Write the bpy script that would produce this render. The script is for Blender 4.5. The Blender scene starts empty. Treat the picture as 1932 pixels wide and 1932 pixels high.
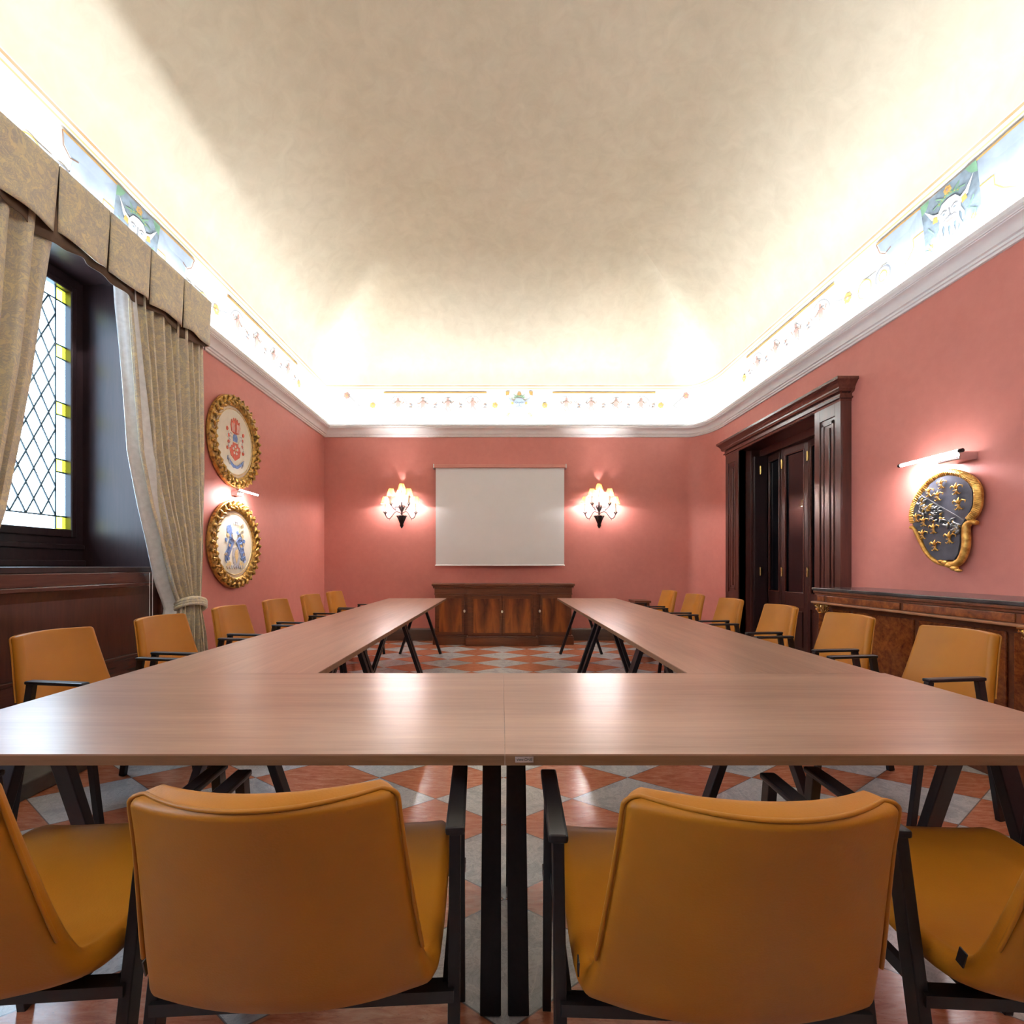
import bpy, bmesh, math, random
from mathutils import Vector, Matrix
random.seed(7)
PI = math.pi
S = bpy.context.scene
COL = S.collection

# ------------------------------------------------------------------ camera
cd = bpy.data.cameras.new('camera'); cam = bpy.data.objects.new('camera', cd); COL.objects.link(cam)
cam.location = (0, 0, 1.17); cam.rotation_euler = (PI/2, 0, 0)
cd.sensor_width = 36; cd.sensor_fit = 'HORIZONTAL'; cd.lens = 36*885/1932
cd.shift_x = 20/1932; cd.shift_y = 102/1932; cd.clip_start = 0.02
S.camera = cam
# ------------------------------------------------------------------ world + exposure
S.view_settings.view_transform = 'Standard'; S.view_settings.look = 'None'
S.view_settings.exposure = 0.82; S.view_settings.gamma = 1.0
S.view_settings.use_curve_mapping = False
W = bpy.data.worlds.new('sky'); S.world = W; W.use_nodes = True
bg = W.node_tree.nodes['Background']; bg.inputs[0].default_value = (0.62, 0.80, 1.0, 1); bg.inputs[1].default_value = 11.0
S.cycles.max_bounces = 8; S.cycles.diffuse_bounces = 5; S.cycles.glossy_bounces = 4
S.cycles.transparent_max_bounces = 8; S.cycles.sample_clamp_indirect = 6
S.cycles.use_denoising = True
# room measures
XL, XR, YF, YB = -2.786, 3.233, -1.7, 7.38
RX, RY = 0.32, 0.60
LED_W = 21.0          # watts per metre of cove light
LEDC = (0.84, 0.92, 1.0)

def area(name, loc, rot, sx, sy, power, color, spread=PI):
    l = bpy.data.lights.new(name, 'AREA'); l.shape = 'RECTANGLE'; l.size = sx; l.size_y = sy
    l.energy = power; l.color = color; l.spread = spread
    o = bpy.data.objects.new(name, l); COL.objects.link(o); o.location = loc; o.rotation_euler = rot
    return o
LI = 0.105; LZ = 3.335
def led(name, x, y, L, along, power=None):
    # strip light lying in the trough on top of the cornice, facing up
    # strips are tilted a little into the room
    tl = math.radians(54)
    if along == 'x': area(name, (x, y, LZ), (PI-tl if y > 3 else PI+tl, 0, 0), L, 0.03, power or LED_W*L, LEDC)
    else: area(name, (x, y, LZ), (PI, -tl if x < 0 else tl, 0), 0.03, L, power or LED_W*L, LEDC)
led('cove_light', (XL+XR-RX)/2, YB-LI, XR-XL-RX-0.55, 'x')
for k_ in range(3):      # short strips following the rounded corner
    a_ = PI/2*(k_+.5)/3; x_ = XR-RX+(RX-LI)*math.cos(a_); y_ = YB-RY+(RY-LI)*math.sin(a_)
    q_ = Matrix.Rotation(math.atan2(math.sin(a_)/RY, math.cos(a_)/RX), 4, 'Z') @ Matrix.Rotation(PI, 4, 'X') @ Matrix.Rotation(-math.radians(54), 4, 'Y')
    area('cove_light', (x_, y_, LZ), q_.to_euler(), .03, .20, LED_W*.20, LEDC)
led('cove_light', XL+LI, (YF+YB)/2, YB-YF-0.3, 'y')
led('cove_light', XR-LI, (YF+YB-RY)/2, YB-RY-YF-0.15, 'y')
led('cove_light', (XL+XR)/2, YF+LI, XR-XL-0.3, 'x')
# window portals help the sky come in through the wall openings
p = area('window_portal', (-3.47, 3.04, 2.4), (0, -PI/2, 0), 1.95, 1.36, 1, (1, 1, 1)); p.data.cycles.is_portal = True
p = area('window_portal', (-3.47, -0.10, 2.4), (0, -PI/2, 0), 1.95, 1.36, 1, (1, 1, 1)); p.data.cycles.is_portal = True  # portal of the added window behind the camera

# ------------------------------------------------------------------ object helpers
def link(name, me, mat=None, parent=None, smooth=False):
    o = bpy.data.objects.new(name, me); COL.objects.link(o)
    if mat is not None:
        for m in (mat if isinstance(mat, (list, tuple)) else [mat]): me.materials.append(m)
    if parent is not None: o.parent = parent
    if smooth:
        for p in me.polygons: p.use_smooth = True
    return o
def sharp(me, ang=40):
    bm = bmesh.new(); bm.from_mesh(me)
    for e in bm.edges:
        if len(e.link_faces) == 2 and e.calc_face_angle(0) > math.radians(ang): e.smooth = False
    bm.to_mesh(me); bm.free()
class MB:
    def __init__(s): s.bm = bmesh.new()
    def box(s, x0, x1, y0, y1, z0, z1, bev=0):
        r = bmesh.ops.create_cube(s.bm, size=1)
        for v in r['verts']:
            v.co = Vector((x0+(v.co.x+.5)*(x1-x0), y0+(v.co.y+.5)*(y1-y0), z0+(v.co.z+.5)*(z1-z0)))
        if bev:
            es = set(e for v in r['verts'] for e in v.link_edges)
            bmesh.ops.bevel(s.bm, geom=list(es), offset=bev, segments=2, affect='EDGES', profile=.5)
        return s
    def bar(s, a, b, w, h, up=(0, 0, 1), bev=0):
        # rectangular bar a->b, w sideways, h along up-ish
        a = Vector(a); b = Vector(b); d = (b-a).normalized(); u = Vector(up)
        sd = d.cross(u)
        if sd.length < 1e-4: sd = d.cross(Vector((1, 0, 0)))
        sd.normalize(); u2 = sd.cross(d).normalized()
        vs = []
        for q in (a, b):
            for (i, j) in ((-1, -1), (1, -1), (1, 1), (-1, 1)):
                vs.append(s.bm.verts.new(q+sd*i*w/2+u2*j*h/2))
        fs = [(0, 1, 2, 3), (7, 6, 5, 4), (0, 4, 5, 1), (1, 5, 6, 2), (2, 6, 7, 3), (3, 7, 4, 0)]
        F = [s.bm.faces.new([vs[k] for k in f]) for f in fs]
        if bev:
            es = set(e for f in F for e in f.edges)
            bmesh.ops.bevel(s.bm, geom=list(es), offset=bev, segments=2, affect='EDGES', profile=.5)
        return s
    def tube(s, pts, r, n=8, cap=True, closed=False):
        pts = [Vector(p) for p in pts]; N = len(pts)
        rr = r if isinstance(r, (list, tuple)) else [r]*N
        rings = []; prev = None
        for i, p in enumerate(pts):
            if closed: d = pts[(i+1) % N]-pts[i-1]
            else: d = pts[min(i+1, N-1)]-pts[max(i-1, 0)]
            d.normalize()
            if prev is None:
                a = Vector((0, 0, 1)) if abs(d.z) < .9 else Vector((1, 0, 0)); u = d.cross(a).normalized()
            else:
                u = (prev-d*prev.dot(d)).normalized()
            prev = u; w = d.cross(u)
            rings.append([s.bm.verts.new(p+(u*math.cos(2*PI*k/n)+w*math.sin(2*PI*k/n))*rr[i]) for k in range(n)])
        M = N if closed else N-1
        for i in range(M):
            A, B = rings[i], rings[(i+1) % N]
            for k in range(n): s.bm.faces.new((A[k], A[(k+1) % n], B[(k+1) % n], B[k]))
        if cap and not closed:
            s.bm.faces.new(rings[0][::-1]); s.bm.faces.new(rings[-1])
        return s
    def lathe(s, prof, cx=0, cy=0, cz=0, n=20, axis='z', sx=1, sy=1):
        rings = []
        for (r, h) in prof:
            ring = []
            for k in range(n):
                a = 2*PI*k/n; c, q = r*math.cos(a)*sx, r*math.sin(a)*sy
                if axis == 'z': co = (cx+c, cy+q, cz+h)
                elif axis == 'x': co = (cx+h, cy+c, cz+q)
                else: co = (cx+c, cy+h, cz+q)
                ring.append(s.bm.verts.new(co))
            rings.append(ring)
        for A, B in zip(rings, rings[1:]):
            for k in range(n): s.bm.faces.new((A[k], A[(k+1) % n], B[(k+1) % n], B[k]))
        if prof[0][0] > 1e-5: s.bm.faces.new(rings[0][::-1])
        if prof[-1][0] > 1e-5: s.bm.faces.new(rings[-1])
        return s
    def ball(s, c, r, seg=10):
        m = bmesh.ops.create_uvsphere(s.bm, u_segments=seg, v_segments=max(5, seg//2+1), radius=1)
        rr = r if isinstance(r, (list, tuple)) else (r, r, r)
        for v in m['verts']: v.co = Vector((c[0]+v.co.x*rr[0], c[1]+v.co.y*rr[1], c[2]+v.co.z*rr[2]))
        return m['verts']
    def grid(s, P, closed=False):
        V = [[s.bm.verts.new(p) for p in row] for row in P]
        for i in range(len(V)-1):
            m = len(V[i]) if closed else len(V[i])-1
            for j in range(m):
                s.bm.faces.new((V[i][j], V[i][(j+1) % len(V[i])], V[i+1][(j+1) % len(V[i])], V[i+1][j]))
        return V
    def prism(s, pts, f0, f1):
        # pts 2D outline, f0/f1 map (u,v) to 3D back and front
        A = [s.bm.verts.new(f0(*p)) for p in pts]; B = [s.bm.verts.new(f1(*p)) for p in pts]
        s.bm.faces.new(A[::-1]); s.bm.faces.new(B); n = len(pts)
        for k in range(n): s.bm.faces.new((A[k], A[(k+1) % n], B[(k+1) % n], B[k]))
        return s
    def build(s, name, mat, parent=None, smooth=False, ang=40):
        bmesh.ops.remove_doubles(s.bm, verts=s.bm.verts, dist=1e-6)
        bmesh.ops.recalc_face_normals(s.bm, faces=s.bm.faces)
        me = bpy.data.meshes.new(name); s.bm.to_mesh(me); s.bm.free()
        o = link(name, me, mat, parent, smooth)
        if smooth: sharp(me, ang)
        return o
def thing(name, label, cat, loc=(0, 0, 0), rz=0, group=None):
    o = bpy.data.objects.new(name, None); COL.objects.link(o); o.empty_display_size = .1
    o.location = loc; o.rotation_euler = (0, 0, rz); tag(o, label, cat, group); return o
def tag(o, label, cat, group=None):
    o['label'] = label; o['category'] = cat
    if group: o['group'] = group
    return o
def struct(o, label=None, cat=None):
    o['kind'] = 'structure'
    if label: o['label'] = label
    if cat: o['category'] = cat
    return o
def dup(root, loc, rz, label=None, group=None):
    r = root.copy(); COL.objects.link(r); r.location = loc; r.rotation_euler = (0, 0, rz)
    if label: r['label'] = label
    if group: r['group'] = group
    for ch in list(root.children):
        c = ch.copy(); COL.objects.link(c); c.parent = r
        for g in ch.children:
            d = g.copy(); COL.objects.link(d); d.parent = c
    return r
def lerp(tab, x):
    tab = sorted(tab)
    if x <= tab[0][0]: return tab[0][1]
    for (a, b), (c, d) in zip(tab, tab[1:]):
        if x <= c: return b+(d-b)*(x-a)/(c-a)
    return tab[-1][1]

# ------------------------------------------------------------------ materials
def newmat(name):
    m = bpy.data.materials.new(name); m.use_nodes = True; nt = m.node_tree
    return m, nt, nt.nodes['Principled BSDF']
def N(nt, t, **kw):
    n = nt.nodes.new(t)
    for k, v in kw.items():
        if k in n.inputs: n.inputs[k].default_value = v
        else: setattr(n, k, v)
    return n
def pos(nt, world=False, scale=(1, 1, 1), rot=(0, 0, 0)):
    if world: o = N(nt, 'ShaderNodeNewGeometry').outputs['Position']
    else: o = N(nt, 'ShaderNodeTexCoord').outputs['Object']
    mp = N(nt, 'ShaderNodeMapping'); mp.inputs['Scale'].default_value = scale; mp.inputs['Rotation'].default_value = rot
    nt.links.new(o, mp.inputs[0]); return mp.outputs[0]
def ramp(nt, fac, stops, interp='LINEAR'):
    r = nt.nodes.new('ShaderNodeValToRGB'); cr = r.color_ramp; cr.interpolation = interp
    while len(cr.elements) > 1: cr.elements.remove(cr.elements[0])
    cr.elements[0].position = stops[0][0]; cr.elements[0].color = (*stops[0][1], 1)
    for p_, c in stops[1:]:
        e = cr.elements.new(p_); e.color = (*c, 1)
    nt.links.new(fac, r.inputs[0]); return r.outputs[0]
def noise(nt, vec, scale, detail=4, rough=.55, dist=0):
    n = N(nt, 'ShaderNodeTexNoise'); n.inputs['Scale'].default_value = scale; n.inputs['Detail'].default_value = detail
    n.inputs['Roughness'].default_value = rough; n.inputs['Distortion'].default_value = dist
    if vec is not None: nt.links.new(vec, n.inputs['Vector'])
    return n.outputs['Fac']
def bump(nt, b, fac, strength=.2, dist=.01):
    n = N(nt, 'ShaderNodeBump'); n.inputs['Strength'].default_value = strength; n.inputs['Distance'].default_value = dist
    nt.links.new(fac, n.inputs['Height']); nt.links.new(n.outputs[0], b.inputs['Normal'])
def math_(nt, op, a, b=None, c=None):
    n = N(nt, 'ShaderNodeMath', operation=op)
    for i, v in enumerate((a, b, c)):
        if v is None: continue
        if isinstance(v, (int, float)): n.inputs[i].default_value = v
        else: nt.links.new(v, n.inputs[i])
    return n.outputs[0]
def mix(nt, fac, a, b, typ='MIX'):
    n = N(nt, 'ShaderNodeMixRGB', blend_type=typ)
    for i, v in enumerate((fac, a, b)):
        if isinstance(v, (int, float)): n.inputs[i].default_value = v
        elif isinstance(v, tuple): n.inputs[i].default_value = (*v, 1)
        else: nt.links.new(v, n.inputs[i])
    return n.outputs[0]
def plain(name, col, rough=.5, metal=0, nscale=0, namt=.15, bmp=0, coat=0, spec=None):
    m, nt, b = newmat(name)
    b.inputs['Base Color'].default_value = (*col, 1); b.inputs['Roughness'].default_value = rough
    b.inputs['Metallic'].default_value = metal
    if coat: b.inputs['Coat Weight'].default_value = coat; b.inputs['Coat Roughness'].default_value = .12
    if spec is not None: b.inputs['Specular IOR Level'].default_value = spec
    f = noise(nt, pos(nt), nscale or 20, 4)
    lo = tuple(c*(1-namt) for c in col); hi = tuple(min(1, c*(1+namt)) for c in col)
    nt.links.new(ramp(nt, f, [(.3, lo), (.7, hi)]), b.inputs['Base Color'])
    if bmp: bump(nt, b, f, bmp, .003)
    return m
M = {}
def mk_wall():
    m, nt, b = newmat('rose_plaster'); v = pos(nt, True)
    f = noise(nt, v, 1.6, 6, .6); g = noise(nt, v, 14, 5, .6)
    c = ramp(nt, f, [(.3, (.52, .175, .145)), (.7, (.59, .205, .17))])
    c = mix(nt, .12, c, ramp(nt, g, [(.3, (.42, .13, .11)), (.7, (.68, .27, .22))]))
    nt.links.new(c, b.inputs['Base Color']); b.inputs['Roughness'].default_value = .62
    bump(nt, b, g, .12, .004); return m
M['wall'] = mk_wall()
def mk_ceiling():
    m, nt, b = newmat('cream_vault_plaster'); v = pos(nt, True)
    f = noise(nt, v, .9, 6, .6); g = noise(nt, v, 6, 7, .65, .6); h = noise(nt, v, 40, 3)
    c = ramp(nt, f, [(.3, (.60, .53, .395)), (.7, (.68, .61, .475))])
    c = mix(nt, .25, c, ramp(nt, g, [(.35, (.50, .43, .305)), (.65, (.76, .69, .53))]))
    nt.links.new(c, b.inputs['Base Color']); b.inputs['Roughness'].default_value = .85
    bump(nt, b, h, .1, .004); return m
M['ceiling'] = mk_ceiling()
M['plaster'] = plain('white_cornice_plaster', (.93, .94, .95), .8, 0, 8, .03)
def mk_frieze():
    m, nt, b = newmat('painted_frieze_plaster')
    geo = N(nt, 'ShaderNodeNewGeometry').outputs['Position']
    sx = N(nt, 'ShaderNodeSeparateXYZ'); nt.links.new(geo, sx.inputs[0]); z = sx.outputs['Z']
    n1 = noise(nt, geo, 3, 5)
    base = ramp(nt, noise(nt, geo, 1.5, 6), [(.3, (.60, .58, .52)), (.7, (.66, .64, .59))])
    def line(z0, w, col, base, br=.9):
        d = math_(nt, 'ABSOLUTE', math_(nt, 'SUBTRACT', z, z0))
        k = math_(nt, 'LESS_THAN', d, w)
        k = math_(nt, 'MULTIPLY', k, math_(nt, 'MULTIPLY_ADD', n1, .8, br-.4))
        return mix(nt, k, base, col)
    base = line(3.985, .009, (.50, .22, .10), base); base = line(3.945, .007, (.62, .33, .14), base)
    base = line(3.915, .003, (.45, .42, .40), base, .6)
    nt.links.new(base, b.inputs['Base Color']); b.inputs['Roughness'].default_value = .85
    return m
M['frieze'] = mk_frieze()
def mk_wood(name, dark, light, axis='z', rough=.28, scale=1.0, coat=.3, dist=1.2):
    m, nt, b = newmat(name)
    sc = {'z': (14, 14, 1.1), 'x': (1.1, 14, 14), 'y': (14, 1.1, 14)}[axis]
    v = pos(nt, False, tuple(q*scale for q in sc))
    f = noise(nt, v, 1.6, 8, .62, dist); g = noise(nt, v, 6, 4, .7)
    c = ramp(nt, f, [(.28, dark), (.5, tuple((a+b_)/2 for a, b_ in zip(dark, light))), (.72, light)])
    c = mix(nt, .3, c, ramp(nt, g, [(.3, dark), (.7, light)]))
    nt.links.new(c, b.inputs['Base Color']); b.inputs['Roughness'].default_value = rough
    b.inputs['Coat Weight'].default_value = coat; b.inputs['Coat Roughness'].default_value = .15
    bump(nt, b, g, .05, .002); return m
M['mahog'] = mk_wood('dark_mahogany', (.030, .008, .006), (.085, .024, .016), 'z', .3, 1, .5)
M['mahog_x'] = mk_wood('dark_mahogany_long', (.045, .011, .008), (.11, .032, .02), 'y', .26, 1, .4)
M['ebon'] = mk_wood('ebonised_window_wood', (.012, .006, .007), (.035, .014, .014), 'z', .38, 1, 0); M['ebon'].node_tree.nodes['Principled BSDF'].inputs['Specular IOR Level'].default_value = .28
M['leafwood'] = mk_wood('door_leaf_mahogany', (.018, .005, .004), (.05, .014, .010), 'z', .34, 1, .15)
M['base'] = mk_wood('baseboard_wood', (.05, .028, .02), (.11, .06, .04), 'x', .45, .6, .1)
def mk_flame():
    m, nt, b = newmat('flame_veneer')
    tc = pos(nt, False)
    sp = N(nt, 'ShaderNodeSeparateXYZ'); nt.links.new(tc, sp.inputs[0])
    # flame figure: rising pointed arches repeated over the doors
    w = math_(nt, 'PINGPONG', math_(nt, 'ADD', sp.outputs['X'], 10.0), .125)
    nn = noise(nt, pos(nt, False, (6, 6, 1.5)), 1.5, 6, .6, .8)
    t = math_(nt, 'ADD', math_(nt, 'MULTIPLY', w, 3.6), math_(nt, 'MULTIPLY', sp.outputs['Z'], -.75))
    t = math_(nt, 'ADD', t, math_(nt, 'MULTIPLY', nn, .9))
    t = math_(nt, 'FRACT', math_(nt, 'MULTIPLY', t, 1.1))
    c = ramp(nt, t, [(0, (.07, .014, .006)), (.35, (.20, .052, .014)), (.65, (.34, .10, .02)), (1, (.08, .016, .007))])
    nt.links.new(c, b.inputs['Base Color']); b.inputs['Roughness'].default_value = .3
    b.inputs['Coat Weight'].default_value = .4; return m
M['flame'] = mk_flame()
M['sidewood'] = mk_wood('sideboard_mahogany', (.07, .018, .008), (.20, .06, .02), 'x', .32, .8, .3)
def mk_burl():
    m, nt, b = newmat('burl_veneer'); v = pos(nt, False)
    f = noise(nt, v, 9, 8, .7, 1.8); g = noise(nt, v, 28, 5, .7, .5)
    c = ramp(nt, f, [(.3, (.045, .008, .004)), (.48, (.20, .045, .012)), (.62, (.32, .09, .02)), (.8, (.09, .018, .007))])
    c = mix(nt, .35, c, ramp(nt, g, [(.35, (.06, .012, .006)), (.65, (.34, .11, .03))]))
    nt.links.new(c, b.inputs['Base Color']); b.inputs['Roughness'].default_value = .25
    b.inputs['Coat Weight'].default_value = .5; return m
M['burl'] = mk_burl()
M['mouldlight'] = mk_wood('worn_moulding_wood', (.20, .07, .025), (.42, .20, .09), 'y', .35, 1, .2)
M['slate'] = plain('dark_stone_top', (.05, .045, .045), .2, 0, 10, .4)
def mk_table(name, axis):
    m, nt, b = newmat(name)
    s = (1, 22, 22) if axis == 'x' else (22, 1, 22)
    v = pos(nt, True, s)
    f = noise(nt, v, 1.0, 9, .68, .5); g = noise(nt, v, 4.5, 5, .7)
    big = noise(nt, pos(nt, True, (.6, 5, 5) if axis == 'x' else (5, .6, 5)), 1, 4, .5, .7)
    c = ramp(nt, f, [(.3, (.21, .105, .07)), (.52, (.36, .20, .135)), (.7, (.46, .275, .19))])
    c = mix(nt, .3, c, ramp(nt, g, [(.35, (.25, .13, .09)), (.62, (.54, .33, .235))]))
    c = mix(nt, .45, c, ramp(nt, big, [(.35, (.27, .14, .095)), (.6, (.46, .27, .19))]))
    nt.links.new(c, b.inputs['Base Color'])
    b.inputs['Roughness'].default_value = .31
    b.inputs['Specular IOR Level'].default_value = .62
    return m
M['table_x'] = mk_table('walnut_laminate_cross', 'x'); M['table_y'] = mk_table('walnut_laminate_side', 'y')
M['edge'] = mk_wood('table_edge_band', (.13, .06, .028), (.24, .125, .065), 'x', .4, 1, 0)
M['black'] = plain('black_powder_steel', (.012, .010, .012), .38, .3, 60, .2)
M['steel'] = plain('brushed_steel', (.6, .6, .62), .25, 1, 60, .1)
def mk_leather():
    m, nt, b = newmat('mustard_orange_leather'); v = pos(nt)
    f = noise(nt, v, 5, 3); vo = N(nt, 'ShaderNodeTexVoronoi'); vo.inputs['Scale'].default_value = 260
    nt.links.new(v, vo.inputs['Vector'])
    c = ramp(nt, f, [(.3, (.36, .126, .005)), (.7, (.41, .150, .008))])
    nt.links.new(c, b.inputs['Base Color']); b.inputs['Roughness'].default_value = .48; b.inputs['Specular IOR Level'].default_value = .35
    bump(nt, b, vo.outputs['Distance'], .12, .0012); return m
M['leather'] = mk_leather()
def mk_floor():
    m, nt, b = newmat('lozenge_marble_floor')
    geo = N(nt, 'ShaderNodeNewGeometry').outputs['Position']
    sp = N(nt, 'ShaderNodeSeparateXYZ'); nt.links.new(geo, sp.inputs[0])
    a = math_(nt, 'DIVIDE', math_(nt, 'SUBTRACT', sp.outputs['X'], .012), .686)
    c_ = math_(nt, 'DIVIDE', math_(nt, 'SUBTRACT', sp.outputs['Y'], 2.122), .472)
    u = math_(nt, 'ADD', a, c_); v = math_(nt, 'SUBTRACT', a, c_)
    fu = math_(nt, 'FLOOR', u); fv = math_(nt, 'FLOOR', v)
    par = math_(nt, 'FLOORED_MODULO', math_(nt, 'ADD', fu, fv), 2.0)
    cid = math_(nt, 'MULTIPLY_ADD', fu, 7.31, math_(nt, 'MULTIPLY', fv, 3.77))
    wn = N(nt, 'ShaderNodeTexWhiteNoise', noise_dimensions='1D'); nt.links.new(cid, wn.inputs['W'])
    rnd = wn.outputs['Value']
    # per tile shifted coordinates so veins break at the joints
    cmb = N(nt, 'ShaderNodeCombineXYZ'); nt.links.new(math_(nt, 'MULTIPLY', rnd, 40), cmb.inputs['Z'])
    ad = N(nt, 'ShaderNodeVectorMath', operation='ADD'); nt.links.new(geo, ad.inputs[0]); nt.links.new(cmb.outputs[0], ad.inputs[1])
    vec = ad.outputs[0]
    n1 = noise(nt, vec, 5, 8, .65, 1.6); n2 = noise(nt, vec, 14, 8, .7, 2.2)
    mp = N(nt, 'ShaderNodeMapping'); mp.inputs['Scale'].default_value = (3, 14, 3); mp.inputs['Rotation'].default_value = (0, 0, .4)
    nt.links.new(vec, mp.inputs[0]); n3 = noise(nt, mp.outputs[0], 4, 6, .7, .6)
    grey = ramp(nt, n1, [(.25, (.40, .41, .43)), (.5, (.58, .58, .585)), (.75, (.70, .69, .67))])
    vein = ramp(nt, n2, [(.46, (0, 0, 0)), (.5, (1, 1, 1)), (.54, (0, 0, 0))])
    grey = mix(nt, math_(nt, 'MULTIPLY', vein, .35), grey, (.22, .21, .22))
    v2 = ramp(nt, n1, [(.485, (0, 0, 0)), (.5, (1, 1, 1)), (.515, (0, 0, 0))])
    grey = mix(nt, math_(nt, 'MULTIPLY', v2, .6), grey, (.78, .76, .72))
    red = ramp(nt, n3, [(.3, (.38, .11, .055)), (.5, (.54, .19, .10)), (.72, (.66, .31, .19))])
    pit = ramp(nt, noise(nt, mp.outputs[0], 22, 3, .6), [(.30, (1, 1, 1)), (.36, (0, 0, 0))])
    red = mix(nt, math_(nt, 'MULTIPLY', pit, .6), red, (.10, .04, .03))
    col = mix(nt, par, red, grey)
    col = mix(nt, .5, col, mix(nt, rnd, (.75, .75, .75), (1.0, 1.0, 1.0)), 'MULTIPLY')
    eu = math_(nt, 'MINIMUM', math_(nt, 'PINGPONG', u, .5), math_(nt, 'PINGPONG', v, .5))
    g = math_(nt, 'LESS_THAN', eu, .006)
    col = mix(nt, math_(nt, 'MULTIPLY', g, .75), col, (.13, .11, .10))
    nt.links.new(col, b.inputs['Base Color'])
    nt.links.new(ramp(nt, n1, [(.3, (.13,)*3), (.7, (.24,)*3)]), b.inputs['Roughness'])
    bump(nt, b, n2, .04, .002); return m
M['floor'] = mk_floor()
def mk_damask(name, c1, c2):
    m, nt, b = newmat(name); v = pos(nt, False, (1, 1, 1))
    n0 = noise(nt, v, 6, 3, .5, 2.5)
    f = noise(nt, v, 11, 5, .6, 3.2)
    c = ramp(nt, f, [(.44, c1), (.48, c2), (.53, c2), (.56, c1), (.62, c2)])
    c = mix(nt, .35, c, ramp(nt, n0, [(.4, c1), (.6, c2)]))
    nt.links.new(c, b.inputs['Base Color']); b.inputs['Roughness'].default_value = .6
    b.inputs['Sheen Weight'].default_value = .3
    bump(nt, b, noise(nt, v, 300, 2), .1, .001); return m
M['damask'] = mk_damask('gold_grey_damask', (.78, .67, .43), (.50, .45, .40))
M['lining'] = plain('pale_lining_cloth', (.84, .85, .87), .7, 0, 30, .08)
M['darklining'] = plain('brown_lining_cloth', (.10, .055, .03), .8, 0, 30, .1)
def mk_gold(name='carved_gilt', col=(.62, .36, .08), dark=(.16, .08, .02)):
    m, nt, b = newmat(name); v = pos(nt)
    f = noise(nt, v, 30, 5, .6)
    nt.links.new(ramp(nt, f, [(.35, dark), (.6, col)]), b.inputs['Base Color'])
    b.inputs['Metallic'].default_value = .55; b.inputs['Roughness'].default_value = .38
    bump(nt, b, f, .3, .004); return m
M['gold'] = mk_gold(); M['goldpaint'] = mk_gold('ochre_gilt_paint', (.80, .46, .11), (.45, .20, .035))
M['brass'] = plain('polished_brass', (.75, .52, .2), .2, 1, 40, .1)
M['screen'] = plain('white_screen_cloth', (.88, .90, .93), .8, 0, 5, .01)
M['screencase'] = plain('rose_painted_case', (.55, .22, .18), .5, 0, 10, .04)
M['iron'] = plain('wrought_iron', (.035, .025, .025), .4, .8, 60, .3)
M['candle'] = plain('ivory_candle_tube', (.8, .78, .7), .5, 0, 20, .03)
M['matboard'] = plain('beige_mat', (.74, .62, .47), .7, 0, 12, .08)
M['canvas'] = plain('ivory_canvas', (.80, .75, .62), .7, 0, 14, .05)
M['crest_red'] = plain('crest_red_paint', (.62, .12, .07), .6, 0, 40, .3)
M['crest_blue'] = plain('crest_blue_paint', (.16, .25, .50), .6, 0, 40, .35)
M['crest_grey'] = plain('crest_grey_paint', (.42, .42, .46), .6, 0, 40, .3)
M['crest_gold'] = plain('crest_gold_paint', (.70, .52, .25), .6, 0, 40, .25)
M['crest_white'] = plain('crest_white_paint', (.82, .78, .70), .6, 0, 40, .08)
M['shield'] = plain('dark_shield_field', (.055, .062, .085), .32, 0, 14, .3, .1)
M['shieldsilver'] = plain('worn_silver_vine', (.25, .25, .25), .35, .5, 60, .5)
M['chrome'] = plain('satin_chrome', (.7, .68, .68), .2, 1, 30, .05)
M['stone'] = plain('grey_step_stone', (.12, .11, .095), .45, 0, 6, .35)
M['f_orange'] = plain('fresco_ochre', (0.380, 0.211, 0.053), .9, 0, 9, .25)
M['f_brown'] = plain('fresco_umber', (0.198, 0.103, 0.064), .9, 0, 9, .3)
M['f_grey'] = plain('fresco_grey', (0.119, 0.119, 0.126), .9, 0, 14, .3)
M['f_blue'] = plain('fresco_pale_blue', (0.247, 0.287, 0.337), .9, 0, 5, .18)
M['f_green'] = plain('fresco_green', (0.119, 0.224, 0.132), .9, 0, 12, .3)
M['f_slate'] = plain('fresco_slate', (0.132, 0.165, 0.191), .9, 0, 16, .35)
M['f_white'] = plain('fresco_white', (0.538, 0.512, 0.486), .9, 0, 20, .04)
M['f_pink'] = plain('fresco_pink', (0.277, 0.166, 0.134), .9, 0, 14, .2)
def mk_glow(name, col, s):
    m, nt, b = newmat(name); b.inputs['Emission Color'].default_value = (*col, 1); b.inputs['Emission Strength'].default_value = s
    b.inputs['Base Color'].default_value = (.9, .9, .9, 1); return m
M['tube'] = mk_glow('lit_led_tube', (1, .95, .97), 22)
M['bulb'] = mk_glow('lit_bulb', (1, .90, .80), 18)
def mk_shade():
    m, nt, b = newmat('amber_lamp_shade'); nt.nodes.remove(b)
    out = nt.nodes['Material Output']
    d = N(nt, 'ShaderNodeBsdfDiffuse'); d.inputs[0].default_value = (.50, .25, .07, 1)
    t = N(nt, 'ShaderNodeBsdfTranslucent'); t.inputs[0].default_value = (.60, .30, .08, 1)
    mx = N(nt, 'ShaderNodeMixShader'); mx.inputs[0].default_value = .10
    nt.links.new(d.outputs[0], mx.inputs[1]); nt.links.new(t.outputs[0], mx.inputs[2]); nt.links.new(mx.outputs[0], out.inputs[0]); return m
M['shade'] = mk_shade()
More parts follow.
